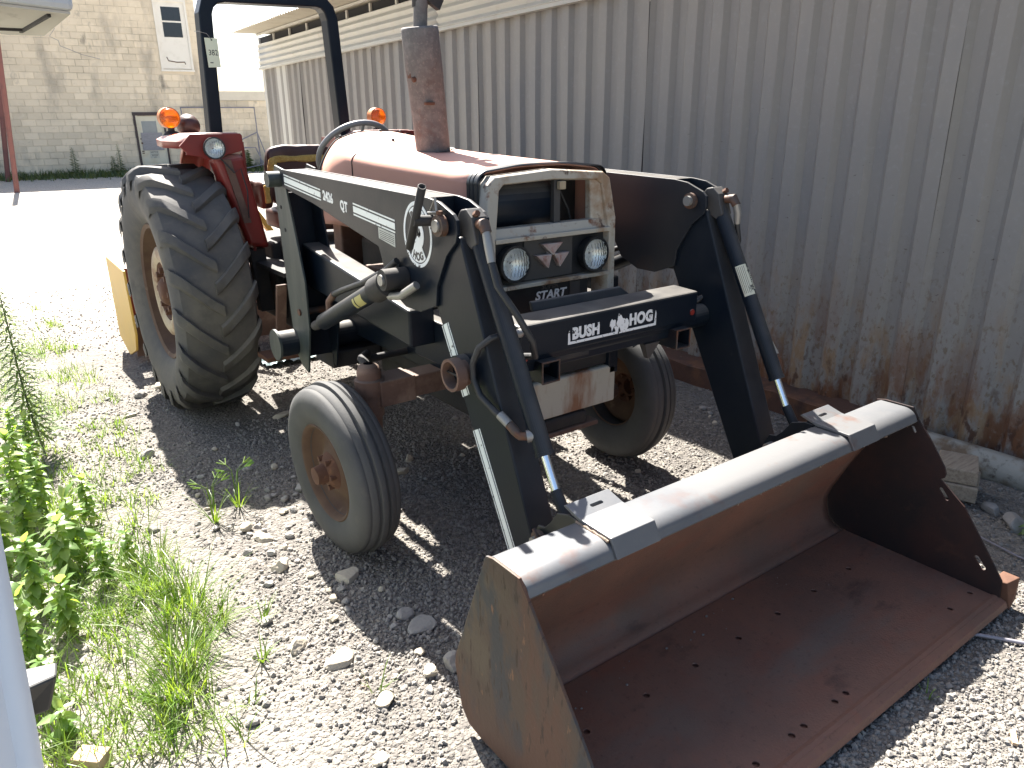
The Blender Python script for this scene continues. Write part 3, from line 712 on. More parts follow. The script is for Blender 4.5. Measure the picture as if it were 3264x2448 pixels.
part('axle_sleeve', MB().bb(.44, .60, -2.215, -2.085, .592, .698), M['brownaxle'], TR, bevel=.006)
part('tie_rod', MB().tube([(-.50, -1.90, .70), (.50, -1.90, .70)], .016, 8), M['dark'], TR)
# ---- engine, gearbox, radiator
mb = MB().bb(-.19, .19, -2.35, -1.25, .52, 1.12).bb(-.25, .25, -1.25, -.1, .45, .98).bb(-.15, .15, -2.4, -1.3, .42, .53).bb(-.30, .30, -.25, .30, .50, .98)
part('engine_block', mb, M['dark'], TR, bevel=.02)
part('side_rail', MB().bb(-.31, -.26, -2.6, -1.1, .66, .78).mirror(), M['black'], TR, bevel=.005)
part('radiator', MB().bb(-.26, .26, -2.26, -2.18, .78, 1.44), M['dark'], TR, bevel=.01)
part('air_filter', MB().lathe([(0, .0), (0, .09), (.015, .10), (.30, .10), (.315, .09), (.315, 0)], (-.26, -2.40, 1.365), (1, 0, 0), 28), M['black'], TR)
part('filter_strap', MB().bb(.02, .05, -2.52, -2.50, 1.27, 1.46), M['panel'], TR)
part('wire', MB().tube([(.06, -2.47, 1.44), (.10, -2.46, 1.40), (.15, -2.45, 1.33), (.17, -2.45, 1.26)], .005, 6), M['hose'], TR)
part('side_cover', MB().bb(-.275, .275, -1.22, -1.12, .95, 1.2), M['brownaxle'], TR, bevel=.01)
part('shade_plate', MB().bb(-.285, .285, -2.335, -2.325, .95, 1.47), M['dark'], TR)  # added dark plate so the hood interior reads shaded behind the grille
part('pump', MB().bb(-.30, -.2, -1.66, -1.52, .8, 1.03), M['brownaxle'], TR, bevel=.006)
part('filter_can', MB().cyl((-.24, -1.8, .88), (-.24, -1.95, .88), .05), M['dark'], TR)
mb = MB()
for k, (a, b_) in enumerate((((-.24, -2.3, .95), (-.22, -1.7, 1.12)), ((-.23, -2.1, .80), (-.25, -1.4, .86)), ((-.25, -2.25, 1.1), (-.22, -1.9, .78)), ((-.22, -1.75, .72), (-.28, -1.2, .76)))):
    m_ = (Vector(a)+Vector(b_))/2+Vector((0, 0, -.06)); mb.tube([a, m_, b_], .009, 6)
part('engine_line', mb, M['hose'], TR)
# ---- hood
HP = [(.315, 1.20), (.312, 1.44), (.285, 1.50), (.245, 1.528), (.10, 1.536), (.0, 1.538)]
def hsec(w, zl, zs, zt, wt=.10, r=.045):
    # half profile: flat side, rounded shoulder, nearly flat top
    pr = [(w, zl), (w, zl+.1), (w-.001, zs-r-.01)]
    for k in range(7):
        a = math.pi/2*k/6; pr.append((w-r*1.25*(1-math.cos(a)), zs-r+r*math.sin(a)))
    pr += [(wt*1.4, zt-.004), (wt, zt-.001), (0, zt)]
    return pr
secs = [(-2.470, hsec(.302, 1.17, 1.490, 1.506)), (-2.30, hsec(.303, 1.18, 1.500, 1.513)), (-1.70, hsec(.303, 1.19, 1.520, 1.531)),
        (-1.47, hsec(.304, 1.19, 1.531, 1.543)), (-1.40, hsec(.306, 1.19, 1.535, 1.556)),
        (-1.25, [(.312, 1.19), (.312, 1.29), (.311, 1.42), (.308, 1.455), (.300, 1.485), (.287, 1.512), (.270, 1.537), (.250, 1.556), (.228, 1.571), (.200, 1.584), (.130, 1.596), (.09, 1.600), (0, 1.602)]),
        (-1.12, [(.318, 1.18), (.318, 1.28), (.316, 1.42), (.311, 1.445), (.298, 1.475), (.280, 1.505), (.258, 1.535), (.235, 1.560), (.214, 1.577), (.180, 1.590), (.120, 1.608), (.088, 1.614), (0, 1.616)])]
def resample(pr, n=30):
    # round the polyline a little
    full = [(-x, z) for x, z in pr]+[(x, z) for x, z in pr[-2::-1]]
    pts = [Vector((a, b)) for a, b in full]
    for _ in range(1):
        q = [pts[0]]
        for a, b in zip(pts, pts[1:]): q += [a*.75+b*.25, a*.25+b*.75]
        q.append(pts[-1]); pts = q
    return pts
mb = MB(); rows = [[(p.x, y, p.y) for p in resample(pr)] for y, pr in secs]; m = len(rows[0])
for r in rows: mb.v.extend(r)
for i in range(len(rows)-1):
    for j in range(m-1): mb.f.append((i*m+j, i*m+j+1, (i+1)*m+j+1, (i+1)*m+j)); mb.sm.append(True)
hood = part('hood', mb, M['hood'], TR); hood.modifiers.new('thick', 'SOLIDIFY').thickness = .004
def seal(y0, y1, g):
    mb = MB(); q = resample(secs[0][1]); k = len(q)
    for yy, e in ((y0, g-.004), (y0-.004, g), (y1+.004, g), (y1, g-.004)):
        for p in q: mb.v.append((p.x*(1+e/.30), yy, p.y+(e if p.y > 1.4 else 0)))
    for i in range(3):
        for j in range(k-1): mb.f.append((i*k+j, i*k+j+1, (i+1)*k+j+1, (i+1)*k+j)); mb.sm.append(False)
    return mb
part('hood_seal', seal(-2.418, -2.442, .006), M['rubber'], hood)
part('hood_seal', seal(-2.444, -2.468, .008), M['rubber'], hood)
part('hood_seal', seal(-2.470, -2.498, .009), M['rubber'], hood)
# seam, rivets and spare holes
mb = MB()
r = [(x*1.004, -1.468, z+.0008) for x, y_, z in rows[3]]
mb.tube([p for p in r[:m//3]], .0028, 5); part('seam', mb, M['dark'], hood)
mb = MB()
for x, y, z in ((-.20, -1.135, 1.594), (.02, -1.135, 1.6175), (.13, -1.137, 1.6125), (-.02, -1.34, 1.578)): mb.sphere((x, y, z), .008, 8)
part('rivet', mb, M['ink'], hood)
mb = MB()
for x, y, z in ((.125, -1.44, 1.5475), (.14, -1.96, 1.523), (-.10, -1.62, 1.534)):
    mb.lathe([(0, 0), (0, .030)], (x, y, z), (0, -.03, 1), 14)
part('cap_hole', mb, M['void'], hood)
part('rear_edge_trim', MB().tube([(p.x*1.002, -1.118, p.y) for p in resample(secs[-1][1])], .006, 6), M['dark'], hood)
# remnants of the side lettering, torn
mb = MB().bb(-.3068, -.3058, -1.66, -1.60, 1.385, 1.425).bb(-.3068, -.3058, -1.79, -1.765, 1.385, 1.425).bb(-.3068, -.3058, -1.55, -1.525, 1.39, 1.43)
part('side_badge', mb, M['badge'], hood)
part('badge_patch', MB().bb(-.3068, -.3058, -1.735, -1.70, 1.375, 1.40), M['foam'], hood)
# ---- muffler
mA, mT = Vector((.018, -1.655, 1.515)), Vector((-.040, -1.675, 2.045)); ma = (mT-mA); ml = ma.length
mf = part('muffler', MB().lathe([(-.03, .072), (.0, .077), (.17, .0775), (.175, .0785), (ml*.60, .0795), (ml*.605, .081), (ml-.012, .081), (ml-.004, .079), (ml, .074), (ml, .0)], mA, ma, 40), M['muffler'], TR)
part('muffler_collar', MB().lathe([(0, .081), (.004, .086), (.004, .10)], mA+ma.normalized()*.018, ma, 28), M['dark'], mf)
pA = mT+Vector((.004, 0, -.01)); pT = Vector((-.030, -1.70, 2.33))
part('exhaust_pipe', MB().tube([pA, pT], .030, 20), M['muffler'], mf)
part('rain_cap', MB().lathe([(0, .034), (.06, .036), (.065, .045)], pA+Vector((.003, 0, .085)), (pT-pA), 18).box(pA+Vector((.062, -.02, .115)), (.07, .03, .05), Matrix.Rotation(.5, 3, 'Y')), M['dark'], mf)
mb = MB().box((-.092, -1.67, 1.86), (.016, .03, .045)).cyl((-.085, -1.70, 1.835), (-.10, -1.70, 1.83), .012, 8)
part('bracket_lug', mb, M['rust'], mf, bevel=.003)
part('bracket_stub', MB().box((-.045, -1.742, 1.735), (.045, .02, .012)), M['rust'], mf, bevel=.003)
# ---- grille frame
gy0, gy1 = -2.60, -2.515
outer = [(-.318, .98), (-.318, 1.30), (-.296, 1.452), (-.262, 1.478), (0, 1.494), (.258, 1.474), (.292, 1.450), (.316, 1.30), (.316, .98)]
inner = [(-.278, .99), (-.278, 1.25), (-.247, 1.43), (-.225, 1.45), (0, 1.458), (.222, 1.448), (.244, 1.43), (.276, 1.25), (.276, .99)]
mb = MB(); k = len(outer)
for (yy, po) in ((gy1, outer), (gy0+.012, outer), (gy0, [(x*.985, z-.004) for x, z in outer]), (gy0, inner), (gy0+.03, [(x*.97, z-.006) for x, z in inner]), (gy1, [(x*.95, z-.006) for x, z in inner])):
    mb.v.extend([(x, min(-2.515, yy+max(0, z-1.25)*.10), z) for x, z in po])
for i in range(5):
    for j in range(k-1): mb.f.append((i*k+j, i*k+j+1, (i+1)*k+j+1, (i+1)*k+j)); mb.sm.append(False)
gf = part('grille_frame', mb, M['cream'], TR, bevel=.004)
# sloping panel around the top opening, bars
part('window_rail', MB().hexa([(-.275, -2.592, 1.262), (.272, -2.592, 1.262), (.272, -2.53, 1.262), (-.275, -2.53, 1.262)], [(-.270, -2.575, 1.295), (.268, -2.575, 1.295), (.268, -2.53, 1.295), (-.270, -2.53, 1.295)]), M['cream'], gf, bevel=.003)
part('window_post', MB().hexa([(.205, -2.565, 1.29), (.272, -2.58, 1.29), (.272, -2.53, 1.29), (.205, -2.53, 1.29)], [(.20, -2.56, 1.452), (.245, -2.575, 1.452), (.245, -2.53, 1.452), (.20, -2.53, 1.452)]), M['cream'], gf, bevel=.005)
part('grille_bar', MB().bb(-.28, .278, -2.606, -2.55, 1.246, 1.263), M['cream'], gf, bevel=.003)
part('grille_bar', MB().bb(-.275, .276, -2.606, -2.55, 1.072, 1.088), M['cream'], gf, bevel=.003)
part('latch', MB().bb(.03, .06, -2.585, -2.565, 1.418, 1.448), M['hub'], gf, bevel=.003)
hp = part('headlight_panel', MB().bb(-.272, .272, -2.572, -2.545, 1.089, 1.245), M['rubber'], gf)
part('emblem_plate', MB().bb(-.135, .10, -2.580, -2.570, 1.093, 1.243), M['panel'], gf, bevel=.002)
def lamp(c, axis, r, name, par, ring='rubber'):
    c = Vector(c); a = Vector(axis).normalized()
    L_ = part(name, MB().lathe([(-.033, r*.98), (0, r*1.12), (.012, r*1.12), (.012, r*.98)], c, a, 40), M[ring], par)
    part('reflector', MB().lathe([(-.027, .004), (-.025, r*.35), (-.017, r*.7), (.004, r*.99)], c, a, 40), M['reflector'], L_)
    # pressed glass with flutes
    mb = MB(); n = 40; rg = 9; b = 0; u = a.cross(Vector((0, 0, 1))).normalized(); w = u.cross(a)
    pts = []
    G = 26
    idx = {}
    for i in range(G+1):
        for j in range(G+1):
            px = -1+2*i/G; pz = -1+2*j/G; rr = math.hypot(px, pz)
            k_ = max(1e-6, max(abs(px), abs(pz))); f = k_/max(rr, 1e-6) if rr > 0 else 1
            qx, qz = px*f, pz*f; rq = math.hypot(qx, qz)
            h = .018*(1-rq*rq)+.0022*math.cos(qx*26)*(1 if abs(qz) < .75 else .3)+.0015*math.cos(qz*18)
            idx[i, j] = len(mb.v); mb.v.append(tuple(c+u*qx*r*.98+w*qz*r*.98+a*(.008+h)))
    for i in range(G):
        for j in range(G): mb.f.append((idx[i, j], idx[i+1, j], idx[i+1, j+1], idx[i, j+1])); mb.sm.append(True)
    o = part('lens', mb, M['lens'], L_); o.modifiers.new('thick', 'SOLIDIFY').thickness = .003
    return L_
lamp((-.198, -2.604, 1.168), (0, -1, .0), .061, 'headlight', TR)
lamp((.193, -2.604, 1.164), (0, -1, .0), .061, 'headlight', TR)
# triple triangle emblem
em = part('emblem', MB().bb(-.03, -.01, -2.586, -2.578, 1.185, 1.195), M['badge'], TR)
for (a, b_, c_) in (((-.067, 1.226), (.033, 1.226), (-.015, 1.181)), ((-.096, 1.186), (-.020, 1.186), (-.036, 1.133)), ((-.010, 1.186), (.066, 1.186), (.020, 1.133))):
    tri = part('triangle', MB().prism([a, b_, c_], -2.604, -2.580, 'y'), M['badge'], em, bevel=.002)
    ctr = ((a[0]+b_[0]+c_[0])/3, (a[1]+b_[1]+c_[1])/3)
    ins = [(ctr[0]+(p[0]-ctr[0])*.78, ctr[1]+(p[1]-ctr[1])*.78) for p in (a, b_, c_)]
    part('triangle_face', MB().prism(ins, -2.6062, -2.603, 'y'), M['badge_face'], em)
fr = lambda x0, z0, y0: (lambda u, v, w: (x0+u, y0-w, z0+v))
part('letter', text_mb('M', .026, fr(-.067, 1.160, -2.6072), .0012), M['badge'], em)
part('letter', text_mb('F', .026, fr(.016, 1.160, -2.6072), .0012), M['badge'], em)
for o in TR.children:      # the whole front sits a little further back
    if o.name.split('.')[0] in ('grille_frame', 'headlight_panel', 'emblem_plate', 'headlight', 'emblem'): o.location.y += .042
# battery behind the lower grille opening
bt = part('battery', MB().bb(-.265, .20, -2.525, -2.40, .90, 1.071), M['rubber'], TR, bevel=.008)
part('battery_strap', MB().bb(.10, .15, -2.530, -2.525, .92, 1.06), M['panel'], bt)
part('lettering', text_mb('SUPER', .030, lambda u, v, w: (-.045+u+.18*v, -2.5275-w, 1.047+v), .0008), M['panel'], bt)
part('lettering', text_mb('START', .046, lambda u, v, w: (-.075+u*1.12+.22*v, -2.5275-w, 1.008+v), .0012), M['decal_worn'], bt)
part('lettering', text_mb('EXTREME', .017, lambda u, v, w: (-.015+u*1.15+.18*v, -2.5275-w, .993+v), .0004), M['greylabel'], bt)
part('battery_label', MB().bb(-.055, -.015, -2.5285, -2.525, .945, .962), M['greylabel'], bt)
# front support casting: pale plate with rust streaks and the tow slot
fb = part('front_support', MB().bb(-.30, .298, -2.60, -2.50, .535, .695), M['creamrust'], TR, bevel=.008)
part('tow_slot', MB().bb(-.17, .14, -2.606, -2.52, .475, .53), M['dark'], TR, bevel=.01)
part('tow_plate', MB().bb(-.22, .20, -2.61, -2.45, .452, .474), M['brownaxle'], TR, bevel=.006)
part('tow_pin', MB().cyl((-.12, -2.60, .47), (-.12, -2.60, .55), .02), M['steel'], TR)
part('support_top', MB().bb(-.16, .28, -2.58, -2.35, .70, .76), M['dark'], TR, bevel=.006)
# ---- steering wheel, dash, seat
sc = Vector((.015, -.83, 1.505)); sa = Vector((0, .74, .67)).normalized()
u = Vector((1, 0, 0)); w = sa.cross(u)
sw = part('steering_wheel', MB().tube([sc+(u*math.cos(2*math.pi*k/48)+w*math.sin(2*math.pi*k/48))*.205 for k in range(49)], .0145, 10, False), M['wheelgrey'], TR)
mb = MB()
for k in range(3):
    a = 2*math.pi*(k/3+.08); mb.tube([sc-sa*.03+(u*math.cos(a)+w*math.sin(a))*.03, sc+(u*math.cos(a)+w*math.sin(a))*.2], .009, 8)
part('spoke', mb, M['wheelgrey'], sw)
part('steering_column', MB().tube([sc-sa*.03, sc-sa*.30], .03, 14), M['dark'], TR)
part('dash_panel', MB().hexa([(-.25, -1.115, 1.22), (.25, -1.115, 1.22), (.25, -1.0, 1.22), (-.25, -1.0, 1.22)], [(-.20, -1.115, 1.56), (.20, -1.115, 1.56), (.20, -1.08, 1.56), (-.20, -1.08, 1.56)]), M['dark'], TR)
def pad(x0, x1, y0, y1, z0, z1, ph, amp=.01, n=10):
    bm = bmesh.new(); bmesh.ops.create_cube(bm, size=1); bmesh.ops.subdivide_edges(bm, edges=bm.edges, cuts=n, use_grid_fill=True)
    mb = MB()
    for v in bm.verts:
        p = v.co*2; q = Vector([math.copysign(abs(c)**.9, c) for c in p]); l = max(abs(p.x), abs(p.y), abs(p.z))
        k = (abs(p.x)**6+abs(p.y)**6+abs(p.z)**6)**(1/6); p = p/k*l if k > 0 else p
        c = Vector(((x0+x1)/2+p.x*(x1-x0)/2, (y0+y1)/2+p.y*(y1-y0)/2, (z0+z1)/2+p.z*(z1-z0)/2))
        nn = noise.noise(c*9+Vector((ph, 0, 0)))*amp; mb.v.append(tuple(c+p.normalized()*nn))
    bm.verts.index_update()
    for f in bm.faces: mb.f.append(tuple(v.index for v in f.verts)); mb.sm.append(True)
    bm.free(); return mb
seat = part('seat', pad(-.24, .24, -.42, .06, 1.04, 1.17, 1), M['seat'], TR)
part('seat_back', pad(-.215, .215, -.10, .0, 1.17, 1.53, 3, .014), M['seat'], seat)
part('torn_foam', pad(-.19, .18, -.112, -.09, 1.435, 1.468, 7, .032, 14), M['foam'], seat)
part('torn_foam', pad(-.215, -.18, -.115, -.09, 1.33, 1.46, 12, .032, 12), M['foam'], seat)
part('seat_arm', pad(-.31, -.24, -.22, .02, 1.17, 1.33, 9, .02), M['seat'], seat)
part('torn_foam', pad(-.30, -.262, -.235, -.20, 1.21, 1.31, 21, .035, 10), M['foam'], seat)
part('platform', MB().bb(-.42, .42, -.75, -.1, .86, .885), M['dark'], TR)
# ---- fenders, lamps, roll bar
def fender(s):
    poly = [(-.765, 1.545), (-.70, 1.607), (-.435, 1.607), (-.425, 1.595), (-.425, 1.520), (-.45, 1.510), (-.53, 1.492), (-.575, 1.478), (-.625, 1.468), (-.665, 1.488), (-.735, 1.500), (-.732, 1.512)]
    f = part('fender', mx(MB().prism(poly, -.335, -.320, 'y'), s), M['red'], TR, bevel=.004)
    # crown over the tyre, swept outwards at the back
    mb = MB(); st = []
    for (y, x0, x1, zz, drop) in ((-.330, -.715, -.43, 1.610, .0), (-.26, -.755, -.43, 1.611, .004), (-.15, -.80, -.43, 1.610, .0), (-.02, -.80, -.42, 1.608, -.01), (.10, -.70, -.42, 1.602, -.02), (.30, -.58, -.42, 1.585, -.02), (.50, -.56, -.42, 1.50, -.01), (.68, -.56, -.42, 1.30, .0)):
        st.append([(x0-.004, y, zz-.075-drop), (x0-.006, y, zz-.04-drop), (x0+.03, y, zz-.016-drop*.3), (x0+.10, y, zz), (x1-.02, y, zz), (x1, y, zz-.015), (x1, y, zz-.06)])
    for r in st: mb.v.extend(r)
    for i in range(len(st)-1):
        for j in range(6): mb.f.append((i*7+j, i*7+j+1, (i+1)*7+j+1, (i+1)*7+j)); mb.sm.append(j in (0, 1, 2))
    o = part('fender_crown', mx(mb, s), M['red'], f); o.modifiers.new('thick', 'SOLIDIFY').thickness = .006
    # inner skirt running down in front of the axle
    mb = MB().prism([(-.41, -.30), (-.41, .55), (-.425, .55), (-.425, -.30)], .95, 1.56, 'z')
    part('inner_skirt', mx(mb, s), M['red'], f)
    # rolled front edge
    mb = MB().hexa([(-.46, -.34, .985), (-.335, -.34, .955), (-.335, -.18, .955), (-.46, -.18, .985)], [(-.60, -.325, 1.485), (-.425, -.325, 1.50), (-.425, -.2, 1.50), (-.60, -.2, 1.485)])
    part('front_apron', mx(mb, s), M['red'], f, bevel=.035, seg=4)
    part('apron_strap', mx(MB().hexa([(-.475, -.352, 1.12), (-.435, -.352, 1.12), (-.435, -.342, 1.12), (-.475, -.342, 1.12)], [(-.545, -.340, 1.47), (-.505, -.340, 1.47), (-.505, -.328, 1.47), (-.545, -.328, 1.47)]), s), M['brownaxle'], f)
    part('fender_stay', mx(MB().hexa([(-.42, -.29, .58), (-.335, -.29, .58), (-.335, -.22, .58), (-.42, -.22, .58)], [(-.445, -.29, .96), (-.355, -.29, .96), (-.355, -.22, .96), (-.445, -.22, .96)]), s), M['dark'], f, bevel=.006)
    part('lamp_wire', mx(MB().tube([(-.56, -.33, 1.48), (-.50, -.36, 1.40), (-.46, -.35, 1.42), (-.44, -.36, 1.30), (-.45, -.36, 1.15)], .004, 6), s), M['hose'], f)
    lamp((s*.595, -.372, 1.532), (0, -1, .05), .052, 'work_light', TR)
    # amber warning lamp on its rubber foot
    cx = s*.718 if s < 0 else s*.575
    al = part('warning_lamp', MB().lathe([(-.03, .052), (-.028, .056), (.028, .056), (.03, .052)], (cx, 0, 1.69), (0, 1, 0), 36), M['amber_rim'], TR)
    for q in (-1, 1): part('lens', MB().lathe([(.026, .052), (.034, .050), (.046, .040), (.054, .022), (.056, 0)], (cx, 0, 1.69), (0, q, 0), 32), M['amber'], al)
    part('lamp_foot', MB().lathe([(-.045, .052), (-.02, .05), (.0, .03), (.002, .018), (.03, .018)], (cx+.005, 0, 1.618), (0, 0, 1), 24), M['dark'], al)
both(fender)
# rear-facing work lamp seen from its back
part('rear_lamp', MB().lathe([(.03, .058), (.035, .063), (.02, .066), (.0, .062), (-.025, .050), (-.045, .03), (-.05, 0)], (-.598, .06, 1.645), (0, 1, .05), 32), M['seat'], TR)
rb = [(-.425, .2, .95), (-.422, .2, 1.6), (-.395, .205, 2.26), (-.375, .205, 2.315), (-.335, .205, 2.35), (-.28, .205, 2.363), (.28, .205, 2.378), (.335, .205, 2.366), (.37, .205, 2.33), (.388, .205, 2.27), (.418, .2, 1.6), (.425, .2, .95)]
def ribbon(pts, hx, hy):
    mb = MB(); pts = [Vector(p) for p in pts]; n = len(pts)
    for i, p in enumerate(pts):
        t = (pts[min(i+1, n-1)]-pts[max(i-1, 0)]).normalized(); q = Vector((0, 1, 0)); u = t.cross(q).normalized()
        mb.v.extend([tuple(p+u*hx+q*hy), tuple(p+u*hx-q*hy), tuple(p-u*hx-q*hy), tuple(p-u*hx+q*hy)])
    for i in range(n-1):
        for j in range(4): mb.f.append((i*4+j, i*4+(j+1) % 4, (i+1)*4+(j+1) % 4, (i+1)*4+j)); mb.sm.append(False)
    mb.f += [(0, 1, 2, 3), tuple((n-1)*4+j for j in (3, 2, 1, 0))]; mb.sm += [False, False]; return mb
part('roll_bar', ribbon(rb, .038, .052), M['black'], TR, bevel=.008)
# rear linkage seen between the wheels
part('lower_link', MB().hexa([(-.42, .05, .55), (-.36, .05, .55), (-.36, .05, .63), (-.42, .05, .63)], [(-.42, 1.0, .40), (-.36, 1.0, .40), (-.36, 1.0, .47), (-.42, 1.0, .47)]).mirror(), M['brownaxle'], TR, bevel=.006)
part('lift_arm', MB().hexa([(-.36, .0, .92), (-.30, .0, .92), (-.30, .0, 1.0), (-.36, .0, 1.0)], [(-.40, .62, .99), (-.35, .62, .99), (-.35, .62, 1.05), (-.40, .62, 1.05)]).mirror(), M['orange'], TR, bevel=.006)
part('control_lever', MB().tube([(-.30, -.45, .9), (-.30, -.50, 1.05), (-.31, -.55, 1.18), (-.30, -.60, 1.24)], .011, 8), M['dark'], TR)
part('step_hanger', MB().hexa([(-.525, -.80, .46), (-.475, -.80, .46), (-.475, -.775, .46), (-.525, -.775, .46)], [(-.525, -.93, .86), (-.475, -.93, .86), (-.475, -.905, .86), (-.525, -.905, .86)]), M['brownaxle'], TR)
part('step_plate', MB().bb(-.60, -.42, -.86, -.70, .435, .46), M['rust'], TR)
# ------------------------------------------------------------------ front loader (bolted to the tractor)
PB = M['black']
def strip(poly, x0, x1): return MB().prism(poly, x0, x1, 'x')
XO, XI = -.62, -.50
UP = [(-1.42, 1.470), (-2.68, 1.440), (-2.745, 1.432), (-2.825, 1.402), (-2.843, 1.385), (-2.846, 1.345), (-2.835, 1.318), (-2.78, 1.272), (-2.715, 1.165), (-2.705, 1.10), (-2.60, 1.06), (-2.50, 1.06), (-2.40, 1.10), (-2.355, 1.165), (-2.32, 1.245), (-2.06, 1.292), (-1.76, 1.348), (-1.42, 1.395)]
def arm(s):
    mb = strip(UP, XO, XO+.012)
    a = part('loader_arm', mx(mb, s), PB if s < 0 else M['black_rust'], TR, bevel=.002)
    part('inner_plate', mx(strip(UP, XI-.012, XI), s), PB if s < 0 else M['black_rust'], a, bevel=.002)
    part('top_plate', mx(MB().hexa([(XO+.012, -1.42, 1.458), (XI-.012, -1.42, 1.458), (XI-.012, -1.42, 1.467), (XO+.012, -1.42, 1.467)], [(XO+.012, -2.665, 1.429), (XI-.012, -2.665, 1.429), (XI-.012, -2.665, 1.4385), (XO+.012, -2.665, 1.4385)]), s), PB, a)
    part('end_plate', mx(MB().hexa([(XO+.012, -2.66, 1.25), (XI-.012, -2.66, 1.25), (XI-.012, -2.65, 1.25), (XO+.012, -2.65, 1.25)], [(XO+.012, -2.662, 1.429), (XI-.012, -2.662, 1.429), (XI-.012, -2.652, 1.429), (XO+.012, -2.652, 1.429)]), s), PB, a)
    # lower limb: a closed tube from the knee down to the bucket
    q = [(-2.56, 1.33), (-2.838, 1.335), (-3.236, .365), (-3.100, .310)]
    l = part('lower_limb', mx(strip(q, XO+.013, XI-.013), s), PB, a, bevel=.006)
    part('limb_foot', mx(strip([(-3.10, .33), (-3.235, .38), (-3.25, .335), (-3.215, .275), (-3.14, .262), (-3.095, .29)], XO-.004, XI+.004), s), PB, a, bevel=.004)
    # pivot pin with its collar and the small stay bracket
    part('pivot_pin', mx(MB().cyl((XO-.036, -2.775, 1.365), (XI+.03, -2.775, 1.365), .019), s), M['steel'], a)
    part('pin_collar', mx(MB().cyl((XO-.028, -2.775, 1.365), (XO-.006, -2.775, 1.365), .033), s), M['pinrust'], a)
    part('pin_collar', mx(MB().cyl((XI+.001, -2.775, 1.365), (XI+.016, -2.775, 1.365), .030), s), M['pinrust'], a)
    part('locking_bolt', mx(MB().cyl((XO-.016, -2.775, 1.395), (XO-.016, -2.775, 1.409), .010, 6, False), s), M['rust'], a)
    # rear pivot
    part('rear_pin', mx(MB().cyl((XO-.045, -1.355, 1.425), (XI+.03, -1.355, 1.425), .034), s), M['upright'], a)
    part('grease_bolt', mx(MB().cyl((XO-.008, -2.455, 1.20), (XO, -2.455, 1.20), .011), s), M['steel'], a)
    return a
AL = arm(-1); AR = arm(1)
# decals on the near arm (they follow its slope)
sl_ = -.10
def astripe(y0, y1, o0, o1):
    f = lambda y, o: 1.429+(y+1.45)*.10+o
    return [(y0, f(y0, o0)), (y1, f(y1, o0)), (y1, f(y1, o1)), (y0, f(y0, o1))]
for (y0, y1) in ((-1.452, -1.84), (-2.135, -2.455)):
    for (o0, o1) in ((.017, .0225), (-.011, .011), (-.0225, -.017)):
        part('stripe_decal', strip(astripe(y0, y1, o0, o1), XO-.0014, XO-.0002), M['decal'], AL)
def aplane(y0, z0, sl=sl_, sh=0.0): return lambda u, v, w: (XO-.0004-w, y0-u, z0+v+u*sl)
part('lettering', text_mb('2426', .050, aplane(-1.862, 1.375), .0022, .0004, 1.02, 'LEFT', .92), M['decal_worn'], AL)
part('lettering', text_mb('QT', .050, aplane(-2.02, 1.350), .0022, .0004, 1.12, 'LEFT', .85), M['decal_worn'], AL)
part('instruction_label', strip([(-2.33, 1.314), (-2.452, 1.302), (-2.45, 1.258), (-2.33, 1.276)], XO-.0014, XO-.0002), M['greylabel'], AL)
for k in range(5):
    part('print_line', strip([(-2.338, 1.306-k*.0065), (-2.444, 1.2945-k*.0065), (-2.444, 1.2925-k*.0065), (-2.338, 1.304-k*.0065)], XO-.0018, XO-.0015), M['ink'], AL)
# round emblem: rings, hub field and curved letters
ec = (-2.607, 1.318)
def ring(r0, r1, a0=0, a1=360, n=48, x0=-.0014, x1=-.0002, sy=1.0):
    mb = MB(); k = len(mb.v)
    for i in range(n+1):
        a = math.radians(a0+(a1-a0)*i/n)
        for r in (r0, r1):
            for x in (XO+x0, XO+x1): mb.v.append((x, ec[0]-r*math.cos(a)*sy, ec[1]+r*math.sin(a)))
    for i in range(n):
        b = k+i*4; c = b+4
        mb.f += [(b, c, c+2, b+2), (b+1, b+3, c+3, c+1), (b+2, c+2, c+3, b+3), (b, b+1, c+1, c)]; mb.sm += [False]*4
    return mb
M['decal_ring'] = mat('chipped_emblem_white', (.68, .72, .72), .42, 0, [((.02, .024, .026), 30, .62, .64, 1.0)])
SY = .86
part('round_decal', ring(.094, .106, sy=SY), M['decal_ring'], AL)
part('round_decal', ring(.0, .090, 52, 128, 20, sy=SY), M['decal_ring'], AL)
part('round_decal', ring(.0, .090, 232, 308, 20, sy=SY), M['decal_ring'], AL)
part('round_decal', ring(.0, .047, 128, 232, 20, sy=SY), M['decal_ring'], AL)
part('round_decal', ring(.0, .047, -52, 52, 20, sy=SY), M['decal_ring'], AL)
def arc_text(t, r, a0, step, size, flip):
    for i, ch in enumerate(t):
        a = math.radians(a0+step*i)
        def fn(u, v, w, a=a):
            tx, tz = (math.sin(a), -math.cos(a)) if not flip else (-math.sin(a), math.cos(a))
            nx_, nz_ = (math.cos(a), math.sin(a)) if not flip else (-math.cos(a), -math.sin(a))
            rr = r
            yy = math.cos(a)*rr+tx*u+nx_*v; zz = math.sin(a)*rr+tz*u+nz_*v
            return (XO-.0018-w, ec[0]-yy*SY, ec[1]+zz)
        part('letter', text_mb(ch, size, fn, .0018, .0003, 1, 'CENTER', .95), M['decal_dark'], AL)
arc_text('BUSH', .056, 119, -20, .036, False)
arc_text('HOG', .083, 249, 21, .036, True)
